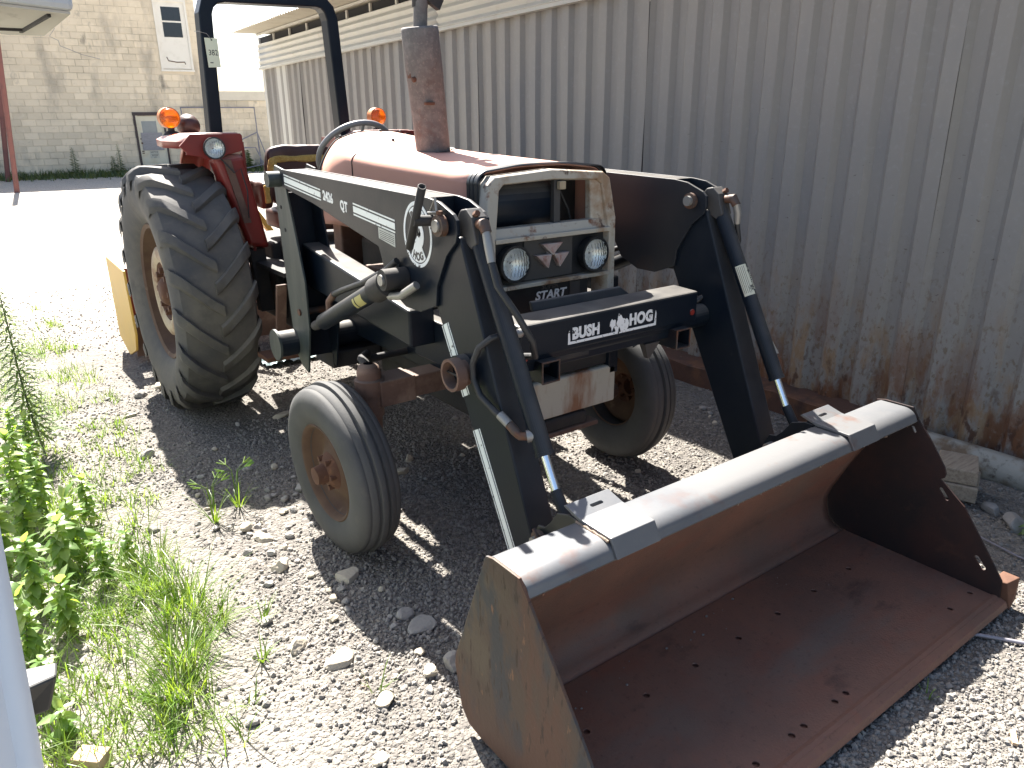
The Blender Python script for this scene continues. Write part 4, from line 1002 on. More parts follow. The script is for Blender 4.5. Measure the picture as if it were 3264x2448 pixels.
# worn blot in the middle of the emblem
mb = MB(); random.seed(3)
for k in range(9):
    y, z = ec[0]+random.uniform(-.018, .018), ec[1]+random.uniform(-.026, .022); r = random.uniform(.004, .010)
    mb.prism([(y+r*math.cos(t)*random.uniform(.6, 1.3), z+r*math.sin(t)*1.4*random.uniform(.6, 1.3)) for t in np.linspace(0, 5.5, 7)], XO-.0019, XO-.0016)
part('emblem_blot', mb, M['decal_dark'], AL)
# parking stand tube fixed at the knee
lv = part('stand_tube', MB().tube([(-.668, -2.635, 1.285), (-.70, -2.79, 1.485)], .013, 14, False), M['dark'], TR); lv.modifiers.new('thick', 'SOLIDIFY').thickness = .003
part('stand_bracket', MB().tube([(-.632, -2.715, 1.405), (-.64, -2.76, 1.445), (-.64, -2.765, 1.405), (-.632, -2.70, 1.398)], .004, 6), M['steel'], lv)
part('stand_pivot', MB().cyl((-.62, -2.73, 1.375), (-.69, -2.71, 1.378), .017), M['dark'], lv)
# stripe decal down the rear edge of the near lower limb
def limb(t, o):   # t 0 top .. 1 foot along the rear edge, o offset forward
    a, b = Vector((-2.735, .985)), Vector((-3.092, .318)); d = (b-a).normalized(); n = Vector((d.y, -d.x)); n = n if n.x < 0 else -n
    p = a+(b-a)*t+n*o; return (p.x, p.y)
for (t0, t1) in ((-.07, .25), (.40, .985)):
    for (o0, o1) in ((.007, .0115), (.0175, .0415), (.0475, .052)):
        part('stripe_decal', strip([limb(t0, o0), limb(t1, o0), limb(t1, o1), limb(t0, o1)], XO+.0115, XO+.0127), M['decal'], AL)
# uprights
def upright(s):
    o = [(-1.30, 1.482), (-1.395, 1.468), (-1.415, 1.39), (-1.53, .99), (-1.53, .77), (-1.465, .54), (-1.40, .56), (-1.325, .62), (-1.295, 1.05), (-1.27, 1.43)]
    w = part('loader_upright', mx(strip(o, -.605, -.595), s), M['upright'], TR, bevel=.002)
    part('inner_plate', mx(strip([(y+.02 if y < -1.4 else y, z) for y, z in o], -.455, -.445), s), PB, w, bevel=.002)
    part('web', mx(MB().hexa([(-.595, -1.40, .60), (-.455, -1.40, .60), (-.455, -1.385, .60), (-.595, -1.385, .60)], [(-.595, -1.31, 1.36), (-.455, -1.31, 1.36), (-.455, -1.295, 1.36), (-.595, -1.295, 1.36)]), s), PB, w)
    for zz, yy in ((1.30, -1.335), (1.20, -1.36)): part('bolt_hole', mx(MB().cyl((-.607, yy, zz), (-.6045, yy, zz), .009), s), M['void'], w)
    part('mount_pin', mx(MB().cyl((-.613, -1.435, .83), (-.42, -1.435, .83), .016), s), M['pinrust'], w)
    part('base_tube', mx(MB().cyl((-.70, -1.33, .665), (-.15, -1.33, .665), .062, 28), s), PB, w)
    part('base_cap', mx(MB().lathe([(0, .058), (.003, .075), (.014, .075), (.016, 0)], (-.69, -1.33, .665), (-1, 0, 0), 28), s), M['upright'], w)
    part('base_bracket', mx(MB().bb(-.46, -.20, -1.42, -1.20, .52, .60), s), M['dark'], w, bevel=.006)
    # rail running forward from the upright, bright worn top
    part('frame_rail', mx(MB().hexa([(-.535, -1.36, .94), (-.425, -1.36, .94), (-.425, -1.36, 1.135), (-.535, -1.36, 1.135)], [(-.535, -2.36, .86), (-.425, -2.36, .86), (-.425, -2.36, 1.005), (-.535, -2.36, 1.005)]), s), PB, w, bevel=.01)
    part('rail_bracket', mx(MB().bb(-.43, -.26, -2.5, -2.2, .78, .95), s), PB, w, bevel=.006)
both(upright)
# lift cylinders
def lift(s):
    a, b = Vector((-.672, -1.875, .885)), Vector((-.672, -2.43, 1.125)); d = (b-a).normalized()
    c = part('lift_cylinder', mx(MB().tube([a-d*.012, a, a+d*.008, b], [.020, .031, .034, .034], 24), s), PB, TR)
    part('gland', mx(MB().tube([b-d*.05, b-d*.045, b+d*.055, b+d*.06], [.036, .046, .046, .036], 24), s), M['dark'], c)
    part('rod', mx(MB().cyl(b, b+d*.09, .018), s), M['chrome'], c)
    part('rod_eye', mx(MB().cyl((-.71, -2.51, 1.165), (-.622, -2.51, 1.165), .036, 24), s), M['dark'], c)
    part('pin', mx(MB().cyl((-.718, -2.51, 1.165), (-.61, -2.51, 1.165), .019, 20), s), M['steel'], c)
    part('base_link', mx(MB().tube([a, (-.60, -1.60, .80), (-.53, -1.45, .76)], [.022, .022, .022], 10), s), M['dark'], c)
    part('fitting', mx(MB().tube([b-d*.53+Vector((0, -.005, .03)), b-d*.53+Vector((0, -.01, .072)), b-d*.49+Vector((0, -.03, .095))], .014, 10), s), M['brownaxle'], c)
    part('hose', mx(MB().tube([b-d*.49+Vector((0, -.03, .095)), b-d*.36+Vector((0, 0, .075)), b-d*.18+Vector((.01, 0, .058)), b+Vector((.02, 0, .055)), b+d*.06+Vector((.035, 0, .07))], .012, 10), s), M['hose'], c)
    part('fitting', mx(MB().tube([b+d*.03+Vector((0, -.03, -.035)), b+d*.07+Vector((.0, -.075, -.035)), b+d*.12+Vector((.02, -.10, -.01))], .014, 10), s), M['steel'], c)
    if s < 0:
        # caution label wrapped round the barrel
        u = d.cross(Vector((1, 0, 0))).normalized()
        for (t0, t1, mt) in ((.325, .338, 'yellowlabel'), (.345, .392, 'yellowlabel')):
            mb = MB()
            for i in range(9):
                an = math.radians(-10+i*9); q = Vector((-1, 0, 0))*math.cos(an)-u*math.sin(an)*(1 if u.z > 0 else -1)
                for t in (t0, t1): mb.v.append(tuple(a+d*t*1.25+q*.0346))
            for i in range(8): mb.f.append((i*2, i*2+1, i*2+3, i*2+2)); mb.sm.append(True)
            part('caution_label', mb, M[mt], c)
both(lift)
# bucket cylinders
def tilt(s):
    a, b = Vector((-.56, -2.835, 1.395)), Vector((-.56, -3.195, .735)); d = (b-a).normalized(); e = Vector((-.56, -3.315, .545))
    c = part('bucket_cylinder', mx(MB().tube([a+d*.045, a+d*.06, b-d*.012, b-d*.012, b, b], [.024, .028, .028, .030, .030, .02], 28), s), PB, TR)
    k = Vector((0, d.z, -d.y))
    part('base_eye', mx(strip([(-2.80, 1.335), (-2.795, 1.385), (-2.815, 1.412), (-2.845, 1.418), (-2.875, 1.395), (-2.885, 1.36), (-2.90, 1.32), (-2.87, 1.30)], -.588, -.532), s), M['panel'], c, bevel=.004)
    part('bolt', mx(MB().cyl((-.57, -2.868, 1.40), (-.57, -2.884, 1.408), .010, 6, False), s), M['rust'], c)
    part('rod', mx(MB().cyl(b, b+d*.125, .0135, 20), s), M['chrome'], c)
    part('rod_end', mx(MB().cyl(b+d*.105, e, .0175, 20), s), PB, c)
    part('rod_eye', mx(MB().cyl((-.592, e.y, e.z), (-.528, e.y, e.z), .03), s), M['dark'], c)
    # hose from the upper fitting
    part('upper_fitting', mx(MB().tube([(-.565, -2.885, 1.375), (-.57, -2.915, 1.378), (-.572, -2.93, 1.355)], [.016, .019, .016], 12), s), M['pinrust'], c)
    if s < 0:
        part('ferrule', MB().tube([(-.572, -2.928, 1.357), (-.575, -2.945, 1.318), (-.578, -2.962, 1.272)], [.013, .0145, .0125], 12), M['steel'], c)
        part('hose', MB().tube([(-.578, -2.962, 1.272), (-.585, -3.00, 1.21), (-.55, -3.045, 1.13), (-.515, -3.075, 1.05), (-.485, -3.05, .99), (-.47, -2.98, .97)], .0105, 12), M['hose'], c)
        part('hose', MB().tube([(-.54, -2.99, 1.058), (-.60, -2.985, 1.052), (-.625, -2.955, 1.02), (-.632, -2.930, .965), (-.632, -2.932, .915), (-.630, -2.965, .87), (-.625, -3.04, .838), (-.615, -3.075, .822)], .0105, 12), M['hose'], c)
        part('ferrule', MB().tube([(-.620, -3.052, .833), (-.612, -3.088, .812)], .0145, 12), M['steel'], c)
        part('lower_fitting', MB().tube([(-.612, -3.088, .812), (-.605, -3.108, .795), (-.598, -3.125, .782), (-.59, -3.148, .788), (-.565, -3.165, .795)], [.014, .015, .013, .013, .012], 12), M['pinrust'], c)
        part('elbow', MB().cyl((-.592, -3.148, .788), (-.565, -3.165, .792), .019, 14), M['steel'], c)
        part('clamp', MB().cyl((-.54, -3.0, 1.055), (-.50, -3.0, 1.055), .014, 12), M['steel'], c)
    else:
        part('ferrule', MB().tube([(.575, -2.925, 1.36), (.585, -2.93, 1.325), (.592, -2.925, 1.285)], [.013, .0145, .0125], 12), M['steel'], c)
        part('hose', MB().tube([(.592, -2.925, 1.285), (.605, -2.93, 1.22), (.605, -2.915, 1.14), (.58, -2.875, 1.06), (.54, -2.84, 1.0), (.48, -2.81, .97)], .0105, 12), M['hose'], c)
        part('hose', MB().tube([(.48, -2.83, .965), (.53, -2.85, 1.005), (.575, -2.885, 1.015), (.61, -2.95, 1.0), (.63, -3.02, .95), (.625, -3.08, .88)], .0105, 12), M['hose'], c)
        part('ferrule', MB().tube([(.625, -3.10, .845), (.622, -3.135, .805)], .0145, 12), M['steel'], c)
        part('lower_fitting', MB().tube([(.622, -3.135, .805), (.62, -3.15, .785), (.61, -3.165, .765), (.585, -3.17, .768)], [.014, .015, .013, .012], 12), M['pinrust'], c)
        # label wrapped on the barrel
        u = Vector((0, -d.z, d.y)).normalized()
        def wrap(t0, t1, a0, a1, rad):
            mb = MB()
            for i in range(9):
                an = math.radians(a0+(a1-a0)*i/8); q = u*math.cos(an)*(1 if u.y < 0 else -1)+Vector((1, 0, 0))*math.sin(an)
                for t in (t0, t1):
                    p = a+d*t; mb.v.append(tuple(Vector((.56, p.y, p.z))+q*rad))
            for i in range(8): mb.f.append((i*2, i*2+1, i*2+3, i*2+2)); mb.sm.append(True)
            return mb
        part('caution_label', wrap(.30, .42, -88, 2, .0285), M['creamlabel'], c)
        def wtext(t0, a0, rad):
            def fn(uu, vv, ww):
                p = a+d*(t0+uu); an = a0+(vv)/.0285
                q = u*math.cos(an)*(1 if u.y < 0 else -1)+Vector((1, 0, 0))*math.sin(an)
                return tuple(Vector((.56, p.y, p.z))+q*(rad+ww))
            return fn
        part('lettering', text_mb('CAUTION', .019, wtext(.315, math.radians(8), .0286), .0006, .0003), M['creamlabel'], c)
        for k in range(5):
            part('print_line', wrap(.305, .41, -78+k*13, -75+k*13, .0289), M['ink'], c)
both(tilt)
# cross tube and the lettered cross beam
tt = part('torque_tube', MB().tube([(-.64, -2.848, .925), (.66, -2.848, .925)], .046, 28), PB, TR)
mb = MB(); mb.lathe([(0, .052), (-.035, .052), (-.035, .043), (.02, .043), (.02, 0)], (-.645, -2.870, .920), (1, 0, 0), 36)
part('tube_end', mb, M['brownaxle'], tt)
part('tube_rib', MB().box((-.66, -2.870, .920), (.006, .086, .006)), M['dark'], tt)
cb = part('cross_beam', MB().hexa([(-.43, -2.898, .922), (.43, -2.898, .922), (.43, -2.775, .922), (-.43, -2.775, .922)], [(-.43, -2.900, 1.040), (.43, -2.900, 1.040), (.43, -2.775, 1.046), (-.43, -2.775, 1.046)]), PB, TR, bevel=.008)
part('lower_lip', MB().hexa([(-.41, -2.885, .875), (.40, -2.885, .875), (.40, -2.79, .875), (-.41, -2.79, .875)], [(-.41, -2.889, .922), (.40, -2.889, .922), (.40, -2.79, .922), (-.41, -2.79, .922)]), PB, cb, bevel=.003)
part('lip_slot', MB().bb(-.32, -.12, -2.8905, -2.886, .888, .906), M['dark'], cb, bevel=.002)
part('guard_bar', MB().hexa([(-.26, -2.755, 1.035), (.20, -2.765, 1.035), (.20, -2.745, 1.035), (-.26, -2.735, 1.035)], [(-.26, -2.74, 1.068), (.16, -2.75, 1.068), (.16, -2.735, 1.068), (-.26, -2.725, 1.068)]), PB, cb, bevel=.004)
for s in (-1, 1):
    part('red_plug', MB().cyl((s*.40-.01*(s < 0), -2.903, .962 if s > 0 else .93), (s*.40-.01*(s < 0), -2.898, .962 if s > 0 else .93), .012, 10), M['red'], cb)
    mb = MB(); x, z = s*.324, .876; h = .036
    mb.bb(x-h, x+h, -2.93, -2.68, z+h-.005, z+h).bb(x-h, x+h, -2.93, -2.68, z-h, z-h+.005).bb(x-h, x-h+.005, -2.93, -2.68, z-h+.0052, z+h-.0052).bb(x+h-.005, x+h, -2.93, -2.68, z-h+.0052, z+h-.0052)
    mb.bb(x-h+.006, x+h-.006, -2.80, -2.79, z-h+.006, z+h-.006)
    part('receiver_tube', mb, M['black_rust'], cb)
    part('receiver_rim', MB().tube([(x-h, -2.931, z-h), (x-h, -2.931, z+h), (x+h, -2.931, z+h), (x+h, -2.931, z-h), (x-h, -2.931, z-h)], .004, 6), M['pinrust'], cb)
    part('gusset', MB().prism([(-2.88, .92), (-2.72, .92), (-2.72, .80)], s*.27 if s > 0 else -.395, s*.275 if s > 0 else -.39), PB, cb)
part('gusset_plate', MB().hexa([(.16, -2.89, .872), (.24, -2.89, .872), (.24, -2.86, .872), (.16, -2.86, .872)], [(.19, -2.88, .81), (.20, -2.88, .81), (.20, -2.86, .81), (.19, -2.86, .81)]), M['panel'], cb)
# lettering on the beam
fb_ = lambda x0, z0: (lambda u, v, w: (x0+u, -2.9003-w, z0+v))
part('lettering', text_mb('BUSH', .054, fb_(-.207, .961), .0030, .0005, 1.05, 'LEFT', .92), M['decal_worn'], cb)
part('lettering', text_mb('HOG', .056, fb_(.062, .966), .0030, .0005, 1.05, 'LEFT', .92), M['decal_worn'], cb)
mb = MB().prism([(-.226, .944), (.200, .944), (.200, .953), (-.226, .953)], -2.9016, -2.9003, 'y').prism([(-.226, .953), (-.216, .953), (-.219, .992), (-.226, .992)], -2.9016, -2.9003, 'y').prism([(.190, .953), (.200, .953), (.200, .990), (.196, 1.0)], -2.9016, -2.9003, 'y')
part('underline_decal', mb, M['decal_worn'], cb)
mb = MB(); random.seed(5)
for k in range(7):
    x = -.022+k*.011; z0 = .976+random.uniform(-.012, .016); r = random.uniform(.010, .020)
    mb.prism([(x+r*math.cos(t)*random.uniform(.35, 1.0), z0+r*1.35*math.sin(t)*random.uniform(.4, 1.15)) for t in np.linspace(0, 5.7, 11)], -2.9016-k*.0001, -2.9003, 'y')
part('torn_decal', mb, M['decal_worn'], cb)
# ---- bucket
KX = .9155
floor_t = .008
bk = part('bucket', MB().bb(-KX+.006, KX-.006, -3.955, -3.36, .036, .044), M['bucket_in'], TR)
cut = MB()
for (x, y) in ((-.68, -3.538), (-.443, -3.539), (-.225, -3.539), (-.009, -3.537), (.206, -3.535), (.423, -3.533), (.657, -3.53), (-.395, -3.892), (-.233, -3.89), (-.175, -3.89), (-.019, -3.889), (.039, -3.889), (.707, -3.88), (.86, -3.878), (-.62, -3.89), (-.80, -3.89)):
    cut.cyl((x, y, .0), (x, y, .09), .0105, 12)
co_ = solo('cutter', cut, None); apply_boolean(bk, co_)
# back sheet, bent in three places
bp = [(-3.36, .040), (-3.315, .052), (-3.288, .075), (-3.272, .11), (-3.268, .16), (-3.285, .215), (-3.345, .34), (-3.405, .46), (-3.50, .585), (-3.515, .602)]
mb = MB(); n = 40
for i in range(n+1):
    x = -KX+.008+(2*KX-.016)*i/n
    for (y, z) in bp: mb.v.append((x, y+noise.noise((x*2.5, z*5, 1))*.003, z))
m = len(bp)
for i in range(n):
    for j in range(m-1): mb.f.append((i*m+j, (i+1)*m+j, (i+1)*m+j+1, i*m+j+1)); mb.sm.append(True)
part('back_sheet', mb, M['bucket_in'], bk).modifiers.new('thick', 'SOLIDIFY').thickness = .006
# weld line where floor and back meet
mb = MB(); random.seed(9)
for k in range(26):
    x = random.uniform(-.7, .5); r_ = random.uniform(.002, .006); mb.sphere((x, -3.385-abs(random.gauss(0, .05)), .0445+r_*.4), r_, 6, (1, .8, .6))
part('crumbs', mb, M['stone'], bk, kind='stuff')
# lip: a rounded top rail
prof = [(-3.500, .590), (-3.418, .600), (-3.410, .632), (-3.425, .6400), (-3.515, .6412)]+[(-3.515-.052*math.sin(math.radians(a)), .6412-.040*(1-math.cos(math.radians(a)))) for a in range(10, 81, 10)]+[(-3.571, .600), (-3.566, .592)]
part('lip_rail', MB().prism(prof, -KX+.008, KX-.008, 'x', True), M['lip'], bk)
mb = MB(); random.seed(2)
for k in range(150):
    x = -.89+k*.012; 
    if random.random() < .22: mb.sphere((x, -3.5695, .5955+random.uniform(-.002, .002)), random.uniform(.002, .0042), 6)
part('weld_bead', mb, M['weld'], bk, kind='stuff')
sideL = [(-3.405, .637), (-3.437, .645), (-3.545, .646), (-3.573, .612), (-3.755, .376), (-3.952, .100), (-3.955, .036), (-3.36, .022), (-3.30, .028), (-3.264, .066), (-3.236, .20), (-3.245, .24)]
sideR = [(-3.405, .637), (-3.437, .645), (-3.545, .646), (-3.573, .604), (-3.622, .549), (-3.692, .455), (-3.701, .430), (-3.699, .416), (-3.684, .405), (-3.710, .388), (-3.783, .332), (-3.889, .192), (-3.950, .108), (-3.955, .036), (-3.36, .022), (-3.30, .028), (-3.264, .066), (-3.236, .20), (-3.245, .24)]
spl = part('side_plate', MB().prism(sideL, -KX-.004, -KX+.004), M['bucket_out'], bk, bevel=.0015)
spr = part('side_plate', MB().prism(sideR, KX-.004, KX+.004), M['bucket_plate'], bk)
cut = MB()
def slot(y0, z0, y1, z1, r):
    d = (Vector((y1, z1))-Vector((y0, z0))).normalized(); n = Vector((-d.y, d.x)); pts = []
    for k in range(9): a = math.pi*k/8; pts.append(Vector((y1, z1))+n*r*math.cos(a)+d*r*math.sin(a))
    for k in range(9): a = math.pi*k/8; pts.append(Vector((y0, z0))-n*r*math.cos(a)-d*r*math.sin(a))
    cut.prism([tuple(p) for p in pts], KX-.03, KX+.03)
slot(-3.548, .585, -3.566, .556, .006); slot(-3.695, .368, -3.720, .340, .0075); slot(-3.857, .160, -3.884, .130, .0085)
apply_boolean(spr, solo('cutter', cut, None))
# cutting edge
part('cutting_edge', MB().prism([(-3.985, .016), (-3.976, .036), (-3.940, .0475), (-3.928, .0445), (-3.93, .0355), (-3.93, .016)], -KX-.004, KX+.004), M['bucket_in'], bk, bevel=.002)
part('edge_tip', MB().hexa([(KX+.005, -3.99, .008), (KX+.06, -3.985, .03), (KX+.06, -3.90, .03), (KX+.005, -3.88, .012)], [(KX+.005, -3.965, .105), (KX+.055, -3.985, .120), (KX+.055, -3.93, .120), (KX+.005, -3.92, .100)]), M['rust'], bk, bevel=.003)
part('edge_tip', MB().hexa([(-KX-.06, -3.985, .03), (-KX-.013, -3.99, .008), (-KX-.013, -3.88, .012), (-KX-.06, -3.90, .03)], [(-KX-.055, -3.985, .120), (-KX-.013, -3.965, .105), (-KX-.013, -3.92, .100), (-KX-.055, -3.93, .120)]), M['rust'], bk, bevel=.003)
part('wear_strip', MB().bb(-KX+.03, KX-.03, -3.955, -3.36, .018, .034), M['bucket_low'], bk)
# mounting saddles over the lip with their slots and hook plates behind
def saddle(s):
    mb = MB(); x0, x1 = (-.630, -.470)
    pr = [(-3.362, .664), (-3.372, .671), (-3.43, .655), (-3.553, .652), (-3.556, .648), (-3.580, .602), (-3.572, .600), (-3.548, .6435), (-3.43, .6435), (-3.374, .660)]
    o = part('hook_saddle', mx(MB().prism(pr, x0, x1), s), M['lip'], bk, bevel=.0015)
    c = MB(); p = []
    cx = -.545
    for k in range(9): a = math.pi*k/8; p.append((cx+.017+.006*math.sin(a), -3.405+.006*math.cos(a)))
    for k in range(9): a = math.pi*k/8; p.append((cx-.017-.006*math.sin(a), -3.405-.006*math.cos(a)))
    if s > 0: p = [(-x, y) for x, y in p]
    c.prism(p, .60, .70, 'z'); apply_boolean(o, solo('cutter', c, None))
    for x in (x0+.004, x1-.012):
        h = part('hook_plate', mx(MB().prism([(-3.38, .642), (-3.415, .642), (-3.415, .598), (-3.30, .30), (-3.262, .30), (-3.235, .38), (-3.225, .45), (-3.228, .515), (-3.245, .548), (-3.275, .555), (-3.30, .58), (-3.33, .625)], x, x+.008), s), M['black_rust'] if s < 0 else PB, bk, bevel=.002)
    part('hook_pin', mx(MB().cyl((x0-.03, -3.262, .510), (x1+.03, -3.262, .510), .016), s), M['steel'], bk)
    part('pin_keeper', mx(MB().cyl((x0-.012, -3.262, .510), (x0+.002, -3.262, .510), .030, 14).tube([(x0-.02, -3.262, .512), (x0-.022, -3.275, .535), (x0-.022, -3.258, .552)], .006, 6), s), M['pinrust'], bk)
    part('weld_bead', mx(MB().tube([(x0-.003, -3.42+t*-.014, .6415+.002*math.sin(t*9)) for t in range(10)], .004, 6), s), M['weld'], bk)
both(saddle)

# ------------------------------------------------------------------ lot tag tied to the roll bar
tg = thing('lot_tag', 'pale green numbered card 382 hanging on the left post of the roll bar', 'tag', (-.395, .14, 2.12))
q = [(-.425, 2.128), (-.352, 2.128), (-.350, 1.972), (-.421, 1.968)]
part('card', MB().prism(q, .1395, .1405, 'y'), M['tagpaper'], tg)
part('eyelet', MB().cyl((-.385, .1390, 2.118), (-.385, .1392, 2.118), .005, 10), M['ink'], tg)
part('lettering', text_mb('382', .043, lambda u, v, w: (-.412+u*.86, .1392-w, 2.035+v), .0, .0002), M['ink'], tg)
part('print_line', MB().prism([(-.408, 1.997), (-.390, 1.997), (-.390, 1.992), (-.408, 1.992)], .1388, .1394, 'y'), M['ink'], tg)
part('tie_wire', MB().tube([(-.385, .138, 2.118), (-.41, .135, 2.15), (-.455, .14, 2.16), (-.46, .2, 2.165)], .0015, 5), M['steel'], tg)

# ------------------------------------------------------------------ yellow box blade behind
bl = thing('box_blade', 'yellow steel box scraper blade resting on the gravel behind the rear wheel', 'implement', (0, 1.35, 0))
BY = 1.05
for s in (-1, 1):
    mb = MB().prism([(.98, .70), (1.62, .72), (1.62, .10), (1.30, .02), (1.02, .12), (.94, .25)], s*.93-.008, s*.93+.008)
    part('side_plate', mb, M['yellow'], bl, bevel=.002)
part('back_plate', MB().hexa([(-.92, 1.56, .10), (.92, 1.56, .10), (.92, 1.585, .10), (-.92, 1.585, .10)], [(-.92, 1.50, .62), (.92, 1.50, .62), (.92, 1.525, .62), (-.92, 1.525, .62)]), M['orange'], bl, bevel=.004)
part('top_beam', MB().bb(-.92, .92, 1.10, 1.20, .60, .70), M['orange'], bl, bevel=.008)
part('front_blade', MB().bb(-.92, .92, 1.10, 1.12, .05, .30), M['brownaxle'], bl, bevel=.004)
part('headstock', MB().hexa([(-.30, 1.10, .70), (-.24, 1.10, .70), (-.24, 1.18, .70), (-.30, 1.18, .70)], [(-.06, 1.05, 1.05), (-.02, 1.05, 1.05), (-.02, 1.11, 1.05), (-.06, 1.11, 1.05)]).mirror(), M['yellow'], bl, bevel=.005)
for x in (-.6, -.2, .2, .6): part('ripper_shank', MB().hexa([(x-.015, 1.14, .12), (x+.015, 1.14, .12), (x+.015, 1.2, .12), (x-.015, 1.2, .12)], [(x-.015, 1.14, .78), (x+.015, 1.14, .78), (x+.015, 1.2, .78), (x-.015, 1.2, .78)]), M['rust'], bl)
# ------------------------------------------------------------------ loose things on the ground
def rock_mb(c, d, rz, ph, flat=False, sub=3):
    bm = bmesh.new(); bmesh.ops.create_icosphere(bm, subdivisions=sub, radius=1)
    mb = MB(); Rm = Matrix.Rotation(rz, 3, 'Z')
    # chip the ball with a few planes so that it has facets
    rnd = random.Random(ph); pl = []
    for k in range(9):
        v = Vector((rnd.gauss(0, 1), rnd.gauss(0, 1), rnd.gauss(0, 1))).normalized(); pl.append((v, rnd.uniform(.55, .85)))
    if flat: pl.append((Vector((rnd.uniform(-.12, .12), rnd.uniform(-.12, .12), 1)).normalized(), .55))
    for v in bm.verts:
        p = v.co.copy()
        for n_, h in pl:
            q = p.dot(n_)
            if q > h: p -= n_*(q-h)*.92
        p *= 1+.10*noise.noise(p*1.7+Vector((ph*3.1, 0, 0)))+.04*noise.noise(p*5+Vector((0, ph, 0)))
        p = Rm @ Vector((p.x*d[0]/2, p.y*d[1]/2, p.z*d[2]/2)); mb.v.append((c[0]+p.x, c[1]+p.y, c[2]+p.z))
    bm.verts.index_update()
    for f in bm.faces: mb.f.append(tuple(v.index for v in f.verts)); mb.sm.append(False)
    bm.free(); return mb
ROCKS = [ # x, y, (length, width, height), turn, label, flat, grey
    (-1.09, -2.78, (.115, .095, .04), .4, 'flat square pale limestone slab lying in sunlit gravel left of the bucket', 1, 0),
    (-1.17, -2.63, (.095, .05, .05), .9, 'long pale wedge of limestone beside the flat square slab', 0, 0),
    (-1.055, -3.04, (.07, .06, .05), .2, 'tan angular limestone lump nearest the left end of the bucket', 0, 0),
    (-1.05, -2.14, (.09, .065, .06), .7, 'tan and white limestone chunk at the edge of the front wheel shadow', 0, 0),
    (-.86, -2.36, (.13, .10, .045), .3, 'broad flat tan limestone slab in shade before the front wheel', 1, 0),
    (-.245, -1.67, (.075, .05, .045), .1, 'brown flat stone in the shade under the front axle', 1, 0),
    (-.15, -1.56, (.06, .05, .05), .5, 'small brown stone behind the flat brown one under the axle', 0, 0),
    (-.75, -1.23, (.05, .04, .035), 1.2, 'round tan stone lying in the rear wheel shadow', 0, 0),
    (-.89, -1.54, (.045, .04, .035), .4, 'first grey stone of the short row left of the front tyre', 0, 1),
    (-.83, -1.60, (.05, .04, .04), .8, 'middle grey stone of the short row left of the front tyre', 0, 1),
    (-.735, -1.545, (.065, .05, .05), 1.4, 'largest grey stone of the row, touching the front tyre shadow', 0, 1),
    (-1.23, -.67, (.085, .06, .06), .6, 'upright grey stone at the edge of the rear wheel shadow', 0, 1),
    (-1.19, .02, (.09, .035, .03), .1, 'thin pale slat of stone lying in the grass beside the rear tyre', 1, 0),
    (-.775, -2.79, (.14, .10, .04), .5, 'flat grey slab half buried at the edge of the loader shadow', 1, 1),
    (-.80, -2.70, (.07, .06, .045), .3, 'rounded grey stone behind the half buried slab', 0, 1),
    (-.80, -3.045, (.11, .09, .09), .2, 'dark grey stone tucked against the near bucket plate', 0, 1),
    (-.885, -3.02, (.06, .055, .05), 1.1, 'brownish stone beside the dark one at the bucket plate', 0, 0),
    (-1.03, -1.88, (.10, .06, .04), 2.0, 'leaning pale sliver of stone near the front tyre', 0, 0),
    (-1.06, -1.76, (.07, .055, .05), .9, 'white rounded stone near the tip of the grass patch', 0, 0),
    (-1.115, -1.42, (.05, .035, .035), .3, 'small pink stone at the edge of the grass patch', 0, 0),
    (-1.17, -3.23, (.07, .05, .03), .2, 'pale stone flush with the gravel at the bottom of the view', 1, 0),
    (1.60, -3.74, (.13, .10, .09), .3, 'grey stone beside the stacked timber blocks by the shed', 0, 1),
    (1.66, -3.62, (.10, .07, .06), .9, 'smaller grey stone under the timber blocks by the shed', 0, 1),
    (-.90, .30, (.11, .08, .07), .5, 'pale stone lying beyond the rear tyre', 0, 0),
    (-.93, .44, (.09, .07, .06), 1.5, 'pinkish stone in the cluster beyond the rear tyre', 0, 0),
    (-1.06, .36, (.09, .08, .06), .7, 'square grey block of stone beyond the rear tyre', 0, 1),
    (-.45, -.55, (.16, .07, .05), .1, 'long pale stone in sun between the front and rear tyres', 1, 0),
]
for (x, y, d, rz, lb, fl, gr) in ROCKS:
    z = gz(x, y)+d[2]*.22
    solo('rock', rock_mb((x, y, z), d, rz, hash(lb) % 97 if False else int(abs(x*37+y*91)*7) % 97, fl), M['rock_grey' if gr else 'rock'], lb, 'rock', 'stones lying in the gravel yard', loc=(x, y, gz(x, y)))
# small loose stones too alike to tell apart
random.seed(21)
def clear(x, y):
    if math.hypot(x+.76, y) < .5 and abs(y) < .3: return False
    if abs(abs(x)-.765) < .14 and abs(y+2.15) < .16: return False
    if abs(x) < .99 and -4.02 < y < -3.2: return False
    return x < 1.90
npeb = 0
while npeb < 110:
    x, y = random.uniform(-1.5, 1.7), random.uniform(-3.9, .9)
    if not clear(x, y): continue
    r = random.uniform(.022, .042)
    if random.random() < .55: x, y = random.gauss(-.92, .16), random.gauss(-1.95, .45)
    if not clear(x, y): continue
    solo('pebble', rock_mb((x, y, gz(x, y)+r*.2), (r*1.2, r, r*.8), random.random()*3, npeb, False, 2), M['rock_grey'] if random.random() < .65 else M['rock'], 'small loose stone lying on the gravel', 'pebble', 'small loose stones on the gravel', loc=(x, y, gz(x, y)))
    npeb += 1
